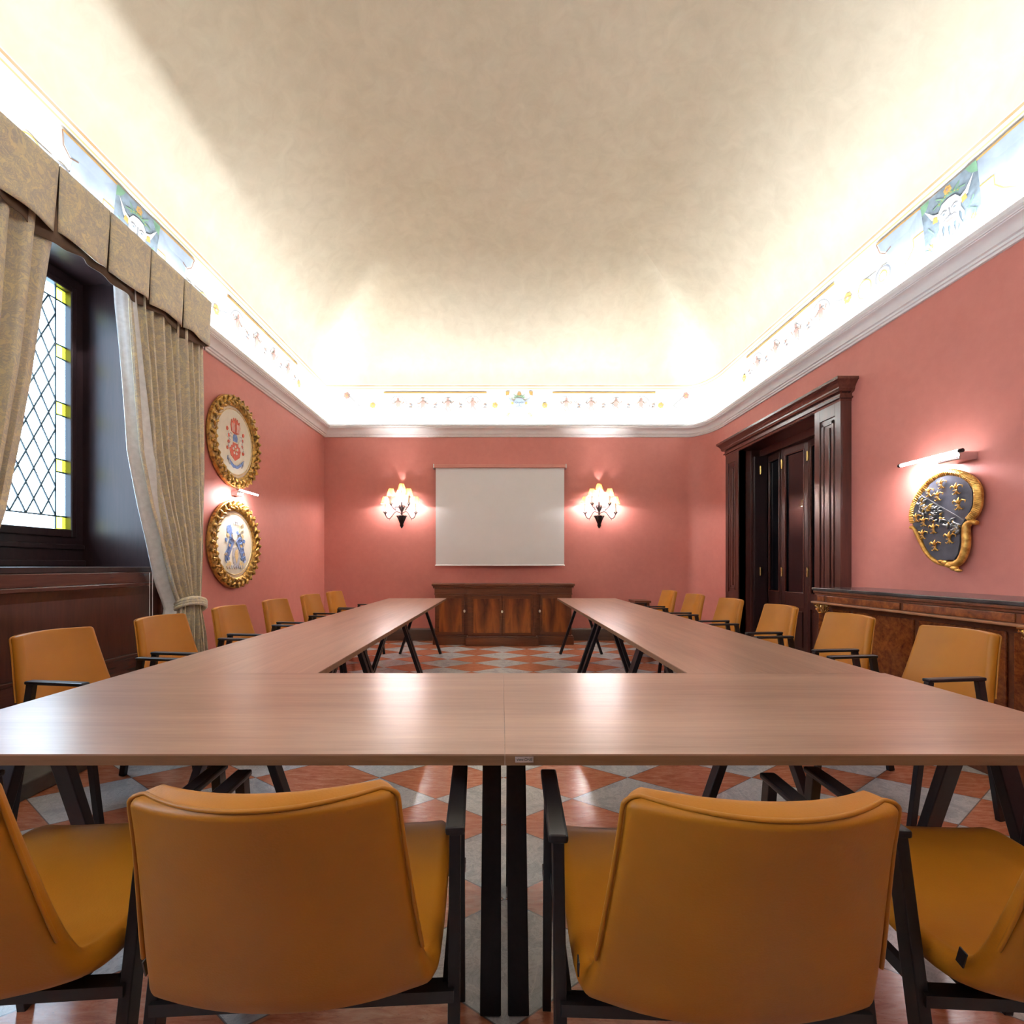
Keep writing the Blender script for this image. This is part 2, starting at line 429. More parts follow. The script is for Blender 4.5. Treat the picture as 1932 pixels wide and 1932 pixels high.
def mk_glass(name, col, tr=.8):
    m, nt, b = newmat(name); nt.nodes.remove(b); out = nt.nodes['Material Output']
    t = N(nt, 'ShaderNodeBsdfTransparent'); t.inputs[0].default_value = (*col, 1)
    tl = N(nt, 'ShaderNodeBsdfTranslucent'); tl.inputs[0].default_value = (*col, 1)
    g = N(nt, 'ShaderNodeBsdfGlossy'); g.inputs['Roughness'].default_value = .08
    f = noise(nt, pos(nt, True), 60, 4)
    bp = N(nt, 'ShaderNodeBump'); bp.inputs['Strength'].default_value = .3; nt.links.new(f, bp.inputs['Height']); nt.links.new(bp.outputs[0], g.inputs['Normal'])
    m1 = N(nt, 'ShaderNodeMixShader'); m1.inputs[0].default_value = 1-tr
    nt.links.new(t.outputs[0], m1.inputs[1]); nt.links.new(tl.outputs[0], m1.inputs[2])
    m2 = N(nt, 'ShaderNodeMixShader'); m2.inputs[0].default_value = .06
    nt.links.new(m1.outputs[0], m2.inputs[1]); nt.links.new(g.outputs[0], m2.inputs[2]); nt.links.new(m2.outputs[0], out.inputs[0]); return m
M['glass'] = mk_glass('clear_leaded_glass', (.93, .96, .97)); M['glass_b'] = mk_glass('pale_border_glass', (.55, .72, .80))
M['glass_y'] = mk_glass('yellow_glass', (.78, .74, .05)); M['lead'] = plain('dark_lead_came', (.05, .07, .08), .5, .3, 40, .2)
M['darkglass'] = plain('door_glass_painted_dark', (.004, .004, .006), .06, 0, 5, .2)  # opaque black colour stands in for the unlit space behind the panes

# ------------------------------------------------------------------ room shell
def foot(i, step=.25):
    """footprint at inset i as an open path: left wall front -> back -> rounded corner -> right wall front, then closed by the front wall"""
    pts = []
    n = int((YB-YF)/step)
    for k in range(n): pts.append((XL+i, YF+i+(YB-YF-2*i)*k/n))
    n2 = int((XR-XL)/step)
    rx, ry = max(RX-i*.55, .001), max(RY-i*.55, .001)
    xe = XR-i-rx
    for k in range(n2): pts.append((XL+i+(xe-XL-i)*k/n2, YB-i))
    for k in range(13):
        a = PI/2*(1-k/12); pts.append((xe+rx*math.cos(a), YB-i-ry+ry*math.sin(a)))
    ye = YB-i-ry
    for k in range(1, n+1): pts.append((XR-i, ye+(YF+i-ye)*k/n))
    for k in range(1, n2): pts.append((XR-i+(XL+i-XR+i)*k/n2, YF+i))
    return pts
fl = MB(); fl.box(XL-.9, XR+.9, YF-.1, YB+.1, -.05, 0); struct(fl.build('floor', M['floor']))
def wallquad(name, quads, mat=None):
    b = MB()
    for q in quads: b.bm.faces.new([b.bm.verts.new(p) for p in q])
    return struct(b.build(name, mat or M['wall']))
HZ = 3.30
def rectx(x, y0, y1, z0, z1): return [(x, y0, z0), (x, y1, z0), (x, y1, z1), (x, y0, z1)]
WY0, WY1, WZ0, WZ1 = 2.27, 3.81, 1.165, 3.27      # window opening
DY0, DY1, DZ1 = 4.69, 6.20, 2.69                  # door opening
WD = 3.14      # offset to the unseen window added behind the camera for fill daylight
wallquad('wall_left', [rectx(XL, YF, WY0-WD, 0, HZ), rectx(XL, WY1-WD, WY0, 0, HZ), rectx(XL, WY1, YB, 0, HZ)]+[rectx(XL, WY0-q, WY1-q, 0, WZ0) for q in (0, WD)]+[rectx(XL, WY0-q, WY1-q, WZ1, HZ) for q in (0, WD)])
wallquad('wall_right', [rectx(XR, YF, DY0, 0, HZ), rectx(XR, DY1, YB-RY, 0, HZ), rectx(XR, DY0, DY1, DZ1, HZ)])
wallquad('wall_front', [[(XL, YF, 0), (XR, YF, 0), (XR, YF, HZ), (XL, YF, HZ)]], M['mahog'])  # unseen wall, made dark wood to cut light bounced onto the chair backs
wb = MB(); path = [(XL, YB)]+[(XR-RX+RX*math.cos(PI/2*(1-k/12)), YB-RY+RY*math.sin(PI/2*(1-k/12))) for k in range(13)]
wb.grid([[(x, y, 0) for x, y in path], [(x, y, HZ) for x, y in path]])
struct(wb.build('wall_back', M['wall'], smooth=True, ang=50))
# vault: frieze then elliptical cove then gentle crown
FR = [(-.0, 3.27), (.0, 3.45), (.008, 3.65), (.025, 3.82), (.05, 3.97), (.06, 4.0)]
def inset(z): return lerp([(b, a) for a, b in FR], z)
b = MB(); b.grid([[(x, y, z) for x, y in foot(i)] for i, z in FR], closed=True)
frieze = struct(b.build('trim_frieze', M['frieze'], smooth=True, ang=50))
b = MB(); rows = []
NV = 16
for k in range(NV+1):
    th = PI/2*k/NV
    i = .06+1.99*(1-math.cos(th))**.85; z = 4.0+1.28*math.sin(th)
    rows.append([(x, y, z) for x, y in foot(i)])
V = b.grid(rows, closed=True)
b.bm.faces.new(V[-1])
struct(b.build('ceiling', M['ceiling'], smooth=True, ang=60))
# cornice moulding swept round the room, interrupted only behind the valance
CP = [(0, 3.195), (.018, 3.197), (.022, 3.212), (.034, 3.216), (.036, 3.232), (.052, 3.238), (.060, 3.262), (.078, 3.286), (.100, 3.300), (.112, 3.304), (.114, 3.318), (.128, 3.324), (.136, 3.334), (.138, 3.362), (.126, 3.364), (.122, 3.312), (.0, 3.305)]
def sweep(name, pathf, prof, mat, parent=None):
    b = MB(); b.grid([[(*p, z) for p in pathf(i)] for i, z in prof]); return b.build(name, mat, parent, smooth=True, ang=25)
def mainpath(i):
    pts = [(XL+i, WY1), (XL+i, YB-i)]
    rx, ry = RX-i, RY-i
    for k in range(17):
        a = PI/2*(1-k/16); pts.append((XR-RX+rx*math.cos(a), YB-RY+ry*math.sin(a)))
    pts += [(XR-i, YF+i), (XL+i, YF+i), (XL+i, WY0)]
    return pts
struct(sweep('trim_cornice', mainpath, CP, M['plaster']))
# baseboards
BP = [(0, .0), (.022, .0), (.022, .165), (.016, .18), (.006, .19), (0, .192)]
def bbpath(i):
    pts = [(XL+i, WY1+.2), (XL+i, YB-i)]
    for k in range(17):
        a = PI/2*(1-k/16); pts.append((XR-RX+(RX-i)*math.cos(a), YB-RY+(RY-i)*math.sin(a)))
    pts.append((XR-i, 6.56)); return pts
struct(sweep('baseboard_back', bbpath, BP, M['base']))
struct(sweep('baseboard_right', lambda i: [(XR-i, 4.33), (XR-i, YF)], BP, M['base']))
b = MB(); b.box(XL, -2.38, 1.2, WY1, 0, .085, .008); struct(b.build('trim_step', M['stone']))

# ------------------------------------------------------------------ fresco ornament on the frieze
def fp(side, s, z, off=.004):
    i = inset(z)+off
    if side == 'L': return Vector((XL+i, s, z))
    if side == 'R': return Vector((XR-i, s, z))
    return Vector((s, YB-i, z))
class Fres:
    def __init__(s): s.m = {}
    def mb(s, c): return s.m.setdefault(c, MB())
    def ribbon(s, side, pts, w, c, closed=False, off=.006):
        b = s.mb(c); n = len(pts); L = []; R = []
        for k in range(n):
            a = pts[(k-1) % n] if closed or k > 0 else pts[k]; d = pts[(k+1) % n] if closed or k < n-1 else pts[k]
            dx, dz = d[0]-a[0], d[1]-a[1]; l = math.hypot(dx, dz) or 1
            nx, nz = -dz/l*w/2, dx/l*w/2
            L.append(fp(side, pts[k][0]+nx, pts[k][1]+nz, off)); R.append(fp(side, pts[k][0]-nx, pts[k][1]-nz, off))
        L = [b.bm.verts.new(v) for v in L]; R = [b.bm.verts.new(v) for v in R]
        for k in range(n if closed else n-1):
            j = (k+1) % n; b.bm.faces.new((L[k], L[j], R[j], R[k]))
    def fill(s, side, pts, c, off=.005, rows=6):
        # star-shaped fill around the centroid in concentric rings so that it follows the curved frieze
        b = s.mb(c); cx = sum(p[0] for p in pts)/len(pts); cz = sum(p[1] for p in pts)/len(pts)
        rings = []
        for r in range(1, rows+1):
            t = r/rows; rings.append([b.bm.verts.new(fp(side, cx+(p[0]-cx)*t, cz+(p[1]-cz)*t, off)) for p in pts])
        c0 = b.bm.verts.new(fp(side, cx, cz, off)); n = len(pts)
        for k in range(n): b.bm.faces.new((c0, rings[0][k], rings[0][(k+1) % n]))
        for A, B in zip(rings, rings[1:]):
            for k in range(n): b.bm.faces.new((A[k], A[(k+1) % n], B[(k+1) % n], B[k]))
    def rect(s, side, s0, s1, z0, z1, c, off=.005):
        pts = []
        for k in range(6): pts.append((s0+(s1-s0)*k/6, z0))
        for k in range(6): pts.append((s1, z0+(z1-z0)*k/6))
        for k in range(6): pts.append((s1-(s1-s0)*k/6, z1))
        for k in range(6): pts.append((s0, z1-(z1-z0)*k/6))
        s.fill(side, pts, c, off)
    def arc(s, side, cx, cz, r, a0, a1, w, c, r1=None, n=24):
        r1 = r if r1 is None else r1
        s.ribbon(side, [(cx+(r+(r1-r)*k/n)*math.cos(a0+(a1-a0)*k/n), cz+(r+(r1-r)*k/n)*math.sin(a0+(a1-a0)*k/n)) for k in range(n+1)], w, c)
    def flower(s, side, cx, cz, r, c, c2):
        for k in range(6):
            a = k*PI/3+.3; s.fill(side, [(cx+r*.6*math.cos(a)+r*.42*math.cos(t*PI/4), cz+r*.6*math.sin(a)+r*.42*math.sin(t*PI/4)) for t in range(8)], c, .006, 2)
        s.fill(side, [(cx+r*.3*math.cos(t*PI/4), cz+r*.3*math.sin(t*PI/4)) for t in range(8)], c2, .008, 1)
    def figure(s, side, cx, cz, r, seed):
        rr = random.Random(seed)
        # small nude figure with scrolling tail, drawn with strokes
        s.fill(side, [(cx+.02*math.cos(t), cz+r*.62+.024*math.sin(t)) for t in [k*PI/4 for k in range(8)]], 'f_pink', .007, 1)
        s.fill(side, [(cx-.03, cz+r*.42), (cx+.028, cz+r*.42), (cx+.034, cz), (cx+.01, cz-r*.25), (cx-.03, cz-.02)], 'f_pink', .007, 2)
        for q in (-1, 1):
            s.ribbon(side, [(cx+q*.01, cz-r*.15), (cx+q*.035, cz-r*.45), (cx+q*.02+.02, cz-r*.8)], .018, 'f_pink')
            s.ribbon(side, [(cx+q*.025, cz+r*.35), (cx+q*.06, cz+r*.15), (cx+q*.09, cz+r*rr.uniform(.1, .5))], .012, 'f_brown')
        for j in range(5):
            a = rr.uniform(0, 2*PI); s.arc(side, cx+rr.uniform(-.08, .08), cz+rr.uniform(-.5, .4)*r, .035, a, a+3.6, .006, 'f_grey', .012, 10)
    def scroll(s, side, s0, d, z, seed):
        """run of four medallions joined by tendrils, starting at s0 and going in direction d"""
        for k in range(4):
            cx = s0+d*k*.39; r = .135
            if k in (0, 3): s.arc(side, cx, z, r, 0, 2*PI, .007, 'f_grey')
            else: s.arc(side, cx, z, r*.9, .6*k, .6*k+4.4, .007, 'f_grey', r*.35)
            s.figure(side, cx, z, r, seed+k)
            s.ribbon(side, [(cx+d*(.13+.13*t), z+.05*math.sin(t*PI*2)*(-1)**k) for t in [q/8 for q in range(9)]], .006, 'f_brown')
            for j in range(4):
                a = j*PI/2+.7; s.fill(side, [(cx+d*.195+.02*math.cos(t)+.02*math.cos(a), z-.02+.03*math.sin(a)+.012*math.sin(t)) for t in [q*PI/3 for q in range(6)]], 'f_pink' if j % 2 else 'f_grey', .006, 1)
        a, b_ = s0-d*.22, s0+d*1.39
        s.rect(side, min(a, b_), max(a, b_), 3.872, 3.892, 'f_orange'); s.rect(side, min(a, b_), max(a, b_), 3.485, 3.493, 'f_orange')
    def mask(s, side, c0, d, ground=True):
        """grotesque bearded horned mask in a square panel; d = direction of the viewer's right"""
        z0, z1, h = 3.49, 3.90, .21
        X = lambda u: c0+d*u
        if ground:
            s.rect(side, c0-h, c0+h, z0, z1, 'f_slate', .005)
            for (u, z) in ((-h, z1), (h, z1), (-h, z0), (h, z0)):
                su = -1 if u > 0 else 1; sz = -1 if z == z1 else 1
                s.fill(side, [(X(u), z), (X(u+su*.075), z), (X(u+su*.06), z+sz*.03), (X(u+su*.04), z+sz*.055), (X(u), z+sz*.075)], 'f_green', .007, 2)
        else:
            for (u, z) in ((-h, z1), (h, z1), (-h, z0), (h, z0)):
                su = -1 if u > 0 else 1; sz = -1 if z == z1 else 1
                s.fill(side, [(X(u), z), (X(u+su*.06), z), (X(u+su*.045), z+sz*.05), (X(u), z+sz*.06)], 'f_orange', .007, 2)
        zc = 3.72
        face = [(0, .085), (.05, .075), (.085, .03), (.08, -.03), (.06, -.07), (.03, -.10), (-.03, -.10), (-.06, -.07), (-.08, -.03), (-.085, .03), (-.05, .075)]
        fc = 'f_white' if ground else 'f_blue'
        s.fill(side, [(X(u), zc+v) for u, v in face], fc, .009)
        # beard as locks
        for k in range(9):
            u = -.075+.15*k/8; L = .10+.07*math.cos((k-4)*.45)
            s.ribbon(side, [(X(u), zc-.04), (X(u*1.15+.008*(-1)**k), zc-.04-L*.5), (X(u*1.3-.006*(-1)**k), zc-.04-L)], .016, fc, off=.009)
        # ears / horns
        for q in (-1, 1):
            s.fill(side, [(X(q*.075), zc+.03), (X(q*.12), zc+.05), (X(q*.185), zc+.12), (X(q*.135), zc+.02), (X(q*.08), zc-.01)], fc, .009, 2)
            s.fill(side, [(X(q*.09), zc+.02), (X(q*.12), zc+.03), (X(q*.13), zc-.01), (X(q*.09), zc-.02)], 'f_orange', .010, 1)
            s.ribbon(side, [(X(q*.065), zc+.012), (X(q*.04), zc+.022), (X(q*.015), zc+.008)], .008, 'f_grey', off=.011)
            s.fill(side, [(X(q*.04+.012*math.cos(t)), zc-.004+.006*math.sin(t)) for t in [k*PI/3 for k in range(6)]], 'f_slate', .012, 1)
            s.ribbon(side, [(X(q*.005), zc-.045), (X(q*.03), zc-.04), (X(q*.05), zc-.055)], .007, 'f_grey', off=.011)
            s.ribbon(side, [(X(q*.03), zc+.10), (X(q*.09), zc+.14), (X(q*.07), zc+.10), (X(q*.12), zc+.085)], .009, 'f_green', off=.008)
            s.ribbon(side, [(X(q*.17), zc-.02), (X(q*.13), zc-.08), (X(q*.18), zc-.12), (X(q*.15), zc-.18)], .009, 'f_green', off=.008)
            s.flower(side, X(q*.16), zc-.16, .022, 'f_orange', 'f_white')
        s.ribbon(side, [(X(0), zc+.02), (X(.004), zc-.03), (X(-.012), zc-.035), (X(.012), zc-.036)], .009, 'f_grey', off=.011)
        s.ribbon(side, [(X(-.03), zc-.068), (X(.03), zc-.068)], .008, 'f_pink', off=.011)
        for k in range(7): s.flower(side, X(-.07+.14*k/6), zc+.085+.03*math.cos((k-3)*.45), .014, 'f_green', 'f_orange')
        s.flower(side, X(0), z1-.035, .03, 'f_orange', 'f_pink')
    def cartouche(s, side, c0, d, sgn):
        """blue strapwork field to one side (sgn) of a mask at c0"""
        X = lambda u: c0+d*sgn*u
        s.fill(side, [(X(.21), 3.90), (X(.40), 3.90), (X(.62), 3.90), (X(.60), 3.83), (X(.54), 3.78), (X(.55), 3.70), (X(.62), 3.64), (X(.60), 3.56), (X(.50), 3.52), (X(.40), 3.58), (X(.33), 3.66), (X(.30), 3.72), (X(.21), 3.72)], 'f_blue', .0045)
        s.ribbon(side, [(X(.21), 3.895), (X(.40), 3.90), (X(.63), 3.90)], .012, 'f_orange')
        s.ribbon(side, [(X(.63), 3.90), (X(.61), 3.82), (X(.56), 3.78), (X(.50), 3.80)], .008, 'f_brown')
        s.ribbon(side, [(X(.21), 3.72), (X(.30), 3.72), (X(.30), 3.66), (X(.35), 3.60), (X(.45), 3.53), (X(.55), 3.52)], .010, 'f_orange')
        s.arc(side, X(.60), 3.62, .075, 0, 2*PI, .012, 'f_grey'); s.arc(side, X(.60), 3.62, .04, 0, 2*PI, .010, 'f_orange')
        s.fill(side, [(X(.66), 3.70), (X(.80), 3.70), (X(.82), 3.62), (X(.80), 3.55), (X(.66), 3.55), (X(.69), 3.62)], 'f_blue', .0045)
        s.arc(side, X(.80), 3.625, .075, -PI/2, PI*1.2, .010, 'f_orange')
    def out(s, parent):
        names = dict(f_orange='painted_ochre_bands', f_brown='painted_umber_tendrils', f_grey='painted_grey_scrolls', f_blue='painted_blue_cartouche', f_green='painted_green_foliage', f_slate='painted_mask_ground', f_white='painted_mask_face', f_pink='painted_pink_figures')
        for c, b in s.m.items(): b.build(names[c], M[c], parent)
F = Fres()
F.mask('B', .28, 1, False)
F.scroll('B', -1.62, 1, 3.70, 3); F.scroll('B', 1.02, 1, 3.70, 11)
for x in (-2.02, -.10, .68, 2.50): F.flower('B', x, 3.69, .045, 'f_orange', 'f_pink')
for q, x in ((-1, -2.05), (1, 2.52)):
    F.ribbon('B', [(x, 3.69), (x+q*.18, 3.69), (x+q*.28, 3.78), (x+q*.36, 3.86)], .007, 'f_grey'); F.ribbon('B', [(x+q*.18, 3.69), (x+q*.28, 3.62), (x+q*.36, 3.55)], .007, 'f_grey')
    F.flower('B', x+q*.37, 3.84, .05, 'f_pink', 'f_orange')
for side, c, d in (('R', 3.36, -1), ('L', 3.56, 1)):
    F.mask(side, c, d); F.cartouche(side, c, d, 1); F.cartouche(side, c, d, -1)
    for far in (1,):
        F.flower(side, c+1.0, 3.66, .05, 'f_orange', 'f_pink')
        F.ribbon(side, [(c+.86, 3.63), (c+.95, 3.66), (c+1.05, 3.68), (c+1.16, 3.72)], .007, 'f_grey')
        F.scroll(side, c+1.36, 1, 3.70, 21+far)
        F.flower(side, c+2.86, 3.66, .05, 'f_orange', 'f_pink')
        F.ribbon(side, [(c+2.9, 3.66), (c+3.0, 3.70), (c+3.1, 3.80)], .007, 'f_grey')
    F.scroll(side, c-1.36, -1, 3.70, 31)
F.out(frieze)

# ------------------------------------------------------------------ window, recess and wainscot
def build_window(name, label, dy=0):
    win = thing(name, label, 'window'); win['kind'] = 'structure'
    XW = -3.43
    b = MB()
    b.box(XW-.02, XL-.001, WY1, WY1+.03, WZ0, 3.48); b.box(XW-.02, XL-.001, WY0-.03, WY0, WZ0, 3.48); b.box(XW-.02, XL-.001, WY0-.03, WY1+.03, 3.45, 3.48)
    b.build('reveal', M['ebon'], win)
    b = MB(); b.box(XW-.05, XL, WY0, WY1, 1.125, 1.165); b.box(XL-.01, -2.735, WY0-.16, WY1+.13, 1.125, 1.165, .006); b.build('sill', M['ebon'], win)
    GY0, GY1, GZ0, GZ1 = 2.39, 3.69, 1.455, 3.325
    b = MB()
    b.box(XW-.04, XW+.03, GY1+.045, WY1, WZ0, 3.45); b.box(XW-.04, XW+.03, WY0, GY0-.045, WZ0, 3.45)
    b.box(XW-.04, XW+.03, GY0-.045, GY1+.045, GZ1+.045, 3.45); b.box(XW-.04, XW+.03, GY0-.045, GY1+.045, WZ0, GZ0-.06)
    b.box(XW, XW+.06, WY0, WY1, WZ0, WZ0+.05, .008); b.box(XW, XW+.05, WY0, WY1, 1.30, 1.34, .008)
    b.build('window_frame', M['ebon'], win)
    b = MB()
    b.box(XW-.03, XW+.05, GY1, GY1+.045, GZ0-.06, GZ1+.045, .008); b.box(XW-.03, XW+.05, GY0-.045, GY0, GZ0-.06, GZ1+.045, .008)
    b.box(XW-.03, XW+.05, GY0, GY1, GZ1, GZ1+.045, .008); b.box(XW-.03, XW+.05, GY0, GY1, GZ0-.06, GZ0, .008)
    sash = b.build('sash', M['ebon'], win)
    BW = .085; BH = .10
    def pane(name, y0, y1, z0, z1, mat):
        b = MB(); b.bm.faces.new([b.bm.verts.new(p) for p in rectx(XW, y0, y1, z0, z1)]); b.build(name, mat, win)
    pane('glass_field', GY0+BW, GY1-BW, GZ0+BH, GZ1-BH, M['glass'])
    nb = 4; zz = [GZ0+BH/2+(GZ1-GZ0-BH)*k/nb for k in range(nb+1)]
    for ya, yb in ((GY0, GY0+BW), (GY1-BW, GY1)):
        for k in range(nb): pane('border_glass', ya, yb, zz[k]+BH/2, zz[k+1]-BH/2, M['glass_b'])
        for k in range(nb+1): pane('yellow_glass', ya, yb, zz[k]-BH/2, zz[k]+BH/2, M['glass_y'])
    for za, zb in ((GZ0, GZ0+BH), (GZ1-BH, GZ1)): pane('border_glass', GY0+BW, GY1-BW, za, zb, M['glass_b'] if za > 2 else M['glass'])
    b = MB(); r = .0065
    def came(y0, z0, y1, z1): b.tube([(XW+.003, y0, z0), (XW+.003, y1, z1)], r, 5, False)
    for y in (GY0+BW, GY1-BW): came(y, GZ0, y, GZ1)
    for z in (GZ0+BH, GZ1-BH): came(GY0, z, GY1, z)
    for z in zz:
        for q in (-1, 1):
            for ya, yb in ((GY0, GY0+BW), (GY1-BW, GY1)): came(ya, z+q*BH/2, yb, z+q*BH/2)
    y0, y1, z0, z1 = GY0+BW, GY1-BW, GZ0+BH, GZ1-BH
    PY = (y1-y0)/10; PZ = (z1-z0)/7.5
    for k in range(-8, 11):
        for sg in (1, -1):
            # diagonal from the bottom edge going up with slope PZ/PY
            ys = y0+k*PY if sg == 1 else y1-k*PY
            pts = []
            for t in (0, 7.5):
                pts.append((ys+sg*t*PY, z0+t*PZ))
            (a, c), (e, g) = pts
            # clip to y0..y1
            def clip(a, c, e, g):
                ts = [0, 1]
                for lim in (y0, y1):
                    t = (lim-a)/(e-a)
                    if 0 < t < 1: ts.append(t)
                ts = sorted(ts); best = None
                for t0, t1 in zip(ts, ts[1:]):
                    m_ = a+(e-a)*(t0+t1)/2
                    if y0 < m_ < y1: best = (t0, t1)
                return best
            cl = clip(a, c, e, g)
            if cl: came(a+(e-a)*cl[0], c+(g-c)*cl[0], a+(e-a)*cl[1], c+(g-c)*cl[1])
    b.build('lead_came', M['lead'], win)
    win.location.y = dy
    return win
build_window('window_1', 'leaded window with diamond panes and a yellow-cornered border in a dark frame')
build_window('fill_window', 'unseen leaded window added behind the camera to let in fill daylight', -WD)  # added out of view to brighten the room with neutral daylight
# horizontal lead dividing bottom border
wa = thing('wainscot_panel', 'dark mahogany panelled wainscot below the window with moulded frame', 'panelling')
WE = WY1+.10
XP = -2.752
b = MB(); b.box(XL-.04, XP, 1.3, WE+.03, .10, 1.125); b.build('back_board', M['mahog'], wa)
b = MB(); b.box(XP-.005, XP+.018, 1.3, WE+.03, 1.045, 1.125, .004); b.box(XP-.005, XP+.018, WE-.13, WE+.03, .10, 1.045, .004); b.box(XP-.005, XP+.03, 1.3, WE+.03, .10, .50, .006)
b.build('rail', M['mahog_x'], wa)
b = MB(); b.box(XP-.005, XP+.032, 1.3, WE-.13, 1.015, 1.045, .006); b.box(XP-.005, XP+.04, 1.3, WE+.03, .50, .525, .006); b.box(XP-.005, XP+.03, WE-.155, WE-.13, .525, 1.015, .006)
b.build('moulding', M['mahog_x'], wa)
b = MB(); b.grid([[(XP+.02, 1.3, 1.015), (XP+.02, WE-.155, 1.015)], [(XP+.004, 1.3, .955), (XP+.004, WE-.20, .955)]]); b.grid([[(XP+.004, 1.3, .955), (XP+.004, WE-.20, .955)], [(XP+.004, 1.3, .525), (XP+.004, WE-.20, .525)]])
b.build('bevelled_field', M['mahog'], wa)

# ------------------------------------------------------------------ curtains and valance
def curtain(name, label, yin, yout, xin, nf, seed, sgn, lined=True):
    t = thing(name, label, 'curtain', (0, 0, 0), group=None)
    rr = random.Random(seed); ph = [rr.uniform(-.5, .5) for _ in range(nf*2+2)]
    zs = [3.22-(3.22-.10)*k/64 for k in range(65)]
    P = []; NU = nf*10
    for z in zs:
        yi, yo = lerp(yin, z), lerp(yout, z); row = []
        tight = 1-min(1, abs(z-.84)/.9)
        amp = .040+.014*tight; xm = xin+.055*min(1, max(0, (3.0-z)/1.6))
        for u in range(NU+1):
            q = u/NU; f = q*nf*2*PI+ph[int(q*nf)]*.25
            edge = min(1, q*8, (1-q)*8)
            x = xm+amp*math.sin(f)*edge*(1-.35*tight)+.010*math.sin(f*.37+z*2)+.03*tight*math.sin(q*PI)
            row.append((x, yi+(yo-yi)*q+.008*math.sin(f*2+1.3), z))
        P.append(row)
    b = MB(); b.grid(P); cl = b.build('drape', M['damask'], t, smooth=True, ang=80)
    md = cl.modifiers.new('thick', 'SOLIDIFY'); md.thickness = .006
    # pale lining turned back along the leading edge, facing the window side
    P = []
    for z in zs:
        yi = lerp(yin, z); w = lerp([(3.42, .05), (2.6, .07), (1.6, .15), (1.1, .13), (.84, .05), (.1, .09)], z)
        P.append([(xin-.075+.055*min(1, max(0, (3.0-z)/1.6))*(.4+.6*min(1, max(0, (z-1.1)*2 if z < 1.6 else 1)))+.11*k/6+.006*math.sin(k*1.9+z), yi-sgn*.03+sgn*w*k/6+.01*math.sin(z*3), z) for k in range(7)])
    if lined:
        b = MB(); b.grid(P); ln = b.build('lining', M['lining'], t, smooth=True, ang=80)
        md = ln.modifiers.new('thick', 'SOLIDIFY'); md.thickness = .004
    # tie band
    yi, yo = lerp(yin, .84), lerp(yout, .84); yc = (yi+yo)/2; w = abs(yo-yi)/2+.02
    pts = [(xin+.075+.085*math.cos(a), yc+w*math.sin(a)*1.0, .84+.05*math.cos(a+.6)) for a in [k*PI/12 for k in range(24)]]
    b = MB()
    for dz in (-.02, 0, .02): b.tube([(x, y, z+dz) for x, y, z in pts], .016, 6, closed=True)
    b.build('tieback', M['damask'], t, smooth=True, ang=60)
    return t
curtain('curtain', 'damask curtain gathered by a tieback beside the oval pictures', [(.1, 3.64), (.6, 3.72), (.84, 3.78), (1.0, 3.70), (1.32, 3.59), (1.6, 3.49), (2.0, 3.40), (3.1, 3.33), (3.42, 3.32)], [(.1, 4.20), (.6, 4.10), (.84, 4.02), (1.3, 4.08), (2, 4.13), (3.42, 4.15)], -2.655, 9, 3, 1)
curtain('curtain', 'damask curtain at the left edge, on the near side of the leaded window', [(.1, 2.35), (.6, 2.26), (.84, 2.2), (1.2, 2.36), (1.47, 2.45), (1.85, 2.54), (2.26, 2.625), (2.78, 2.71), (3.1, 2.76), (3.42, 2.78)], [(.1, 1.88), (.84, 2.02), (2, 1.93), (3.42, 1.92)], -2.655, 7, 5, -1, False)
co = MB()
for y in (3.60, 3.63): co.tube([(-2.70, y, 1.12), (-2.70, y, .45)], .0025, 5)
tag(co.build('pull_cord', M['lining']), 'thin white pull cords hanging beside the curtain tieback', 'cord')
va = thing('valance', 'pleated damask pelmet valance hanging over the window', 'valance')
VX = -2.585
edges = [4.18-.36*k for k in range(7)]
for k, (ya, yb) in enumerate(zip(edges, edges[1:])):
    P = []
    for j in range(13):
        z = 3.512-.39*j/12; row = []
        for u in range(17):
            q = u/16; d = j/12
            slit = .004+.011*d
            y = ya-slit+(yb-ya+2*slit)*q
            e = abs(2*q-1)**6
            x = VX+.020*d*math.sin(q*PI)-.02*d*e+.006*d*math.sin(q*9+k)
            zb = z-(.018*math.sin(q*PI*1.0)*d+.010*d*math.sin(q*2*PI+k*1.7))
            row.append((x, y, zb))
        P.append(row)
    b = MB(); b.grid(P); o = b.build('pleat_panel', M['damask'], va, smooth=True, ang=80); md = o.modifiers.new('t', 'SOLIDIFY'); md.thickness = .006; md.offset = -1
P = []
for j in range(9):
    z = 3.50-.40*j/8; d = j/8
    P.append([(VX-.03+.016*d*math.sin(y*16)+.012*d*math.sin(y*37+1), y, z-.03*d+.018*d*math.sin(y*11)) for y in [2.03+(4.17-2.03)*q/120 for q in range(121)]])
b = MB(); b.grid(P); o = b.build('inner_lining', M['darklining'], va, smooth=True, ang=80); o.modifiers.new('t', 'SOLIDIFY').thickness = .004
for ya, yb in ((4.165, 4.172), (2.02, 2.03)): b = MB(); b.box(XL+.14, VX-.006, ya, yb, 3.12, 3.505); b.build('end_return', M['damask'], va)
b = MB(); b.box(XL+.145, VX-.008, 2.02, 4.17, 3.50, 3.512); b.build('top_board', M['ebon'], va)

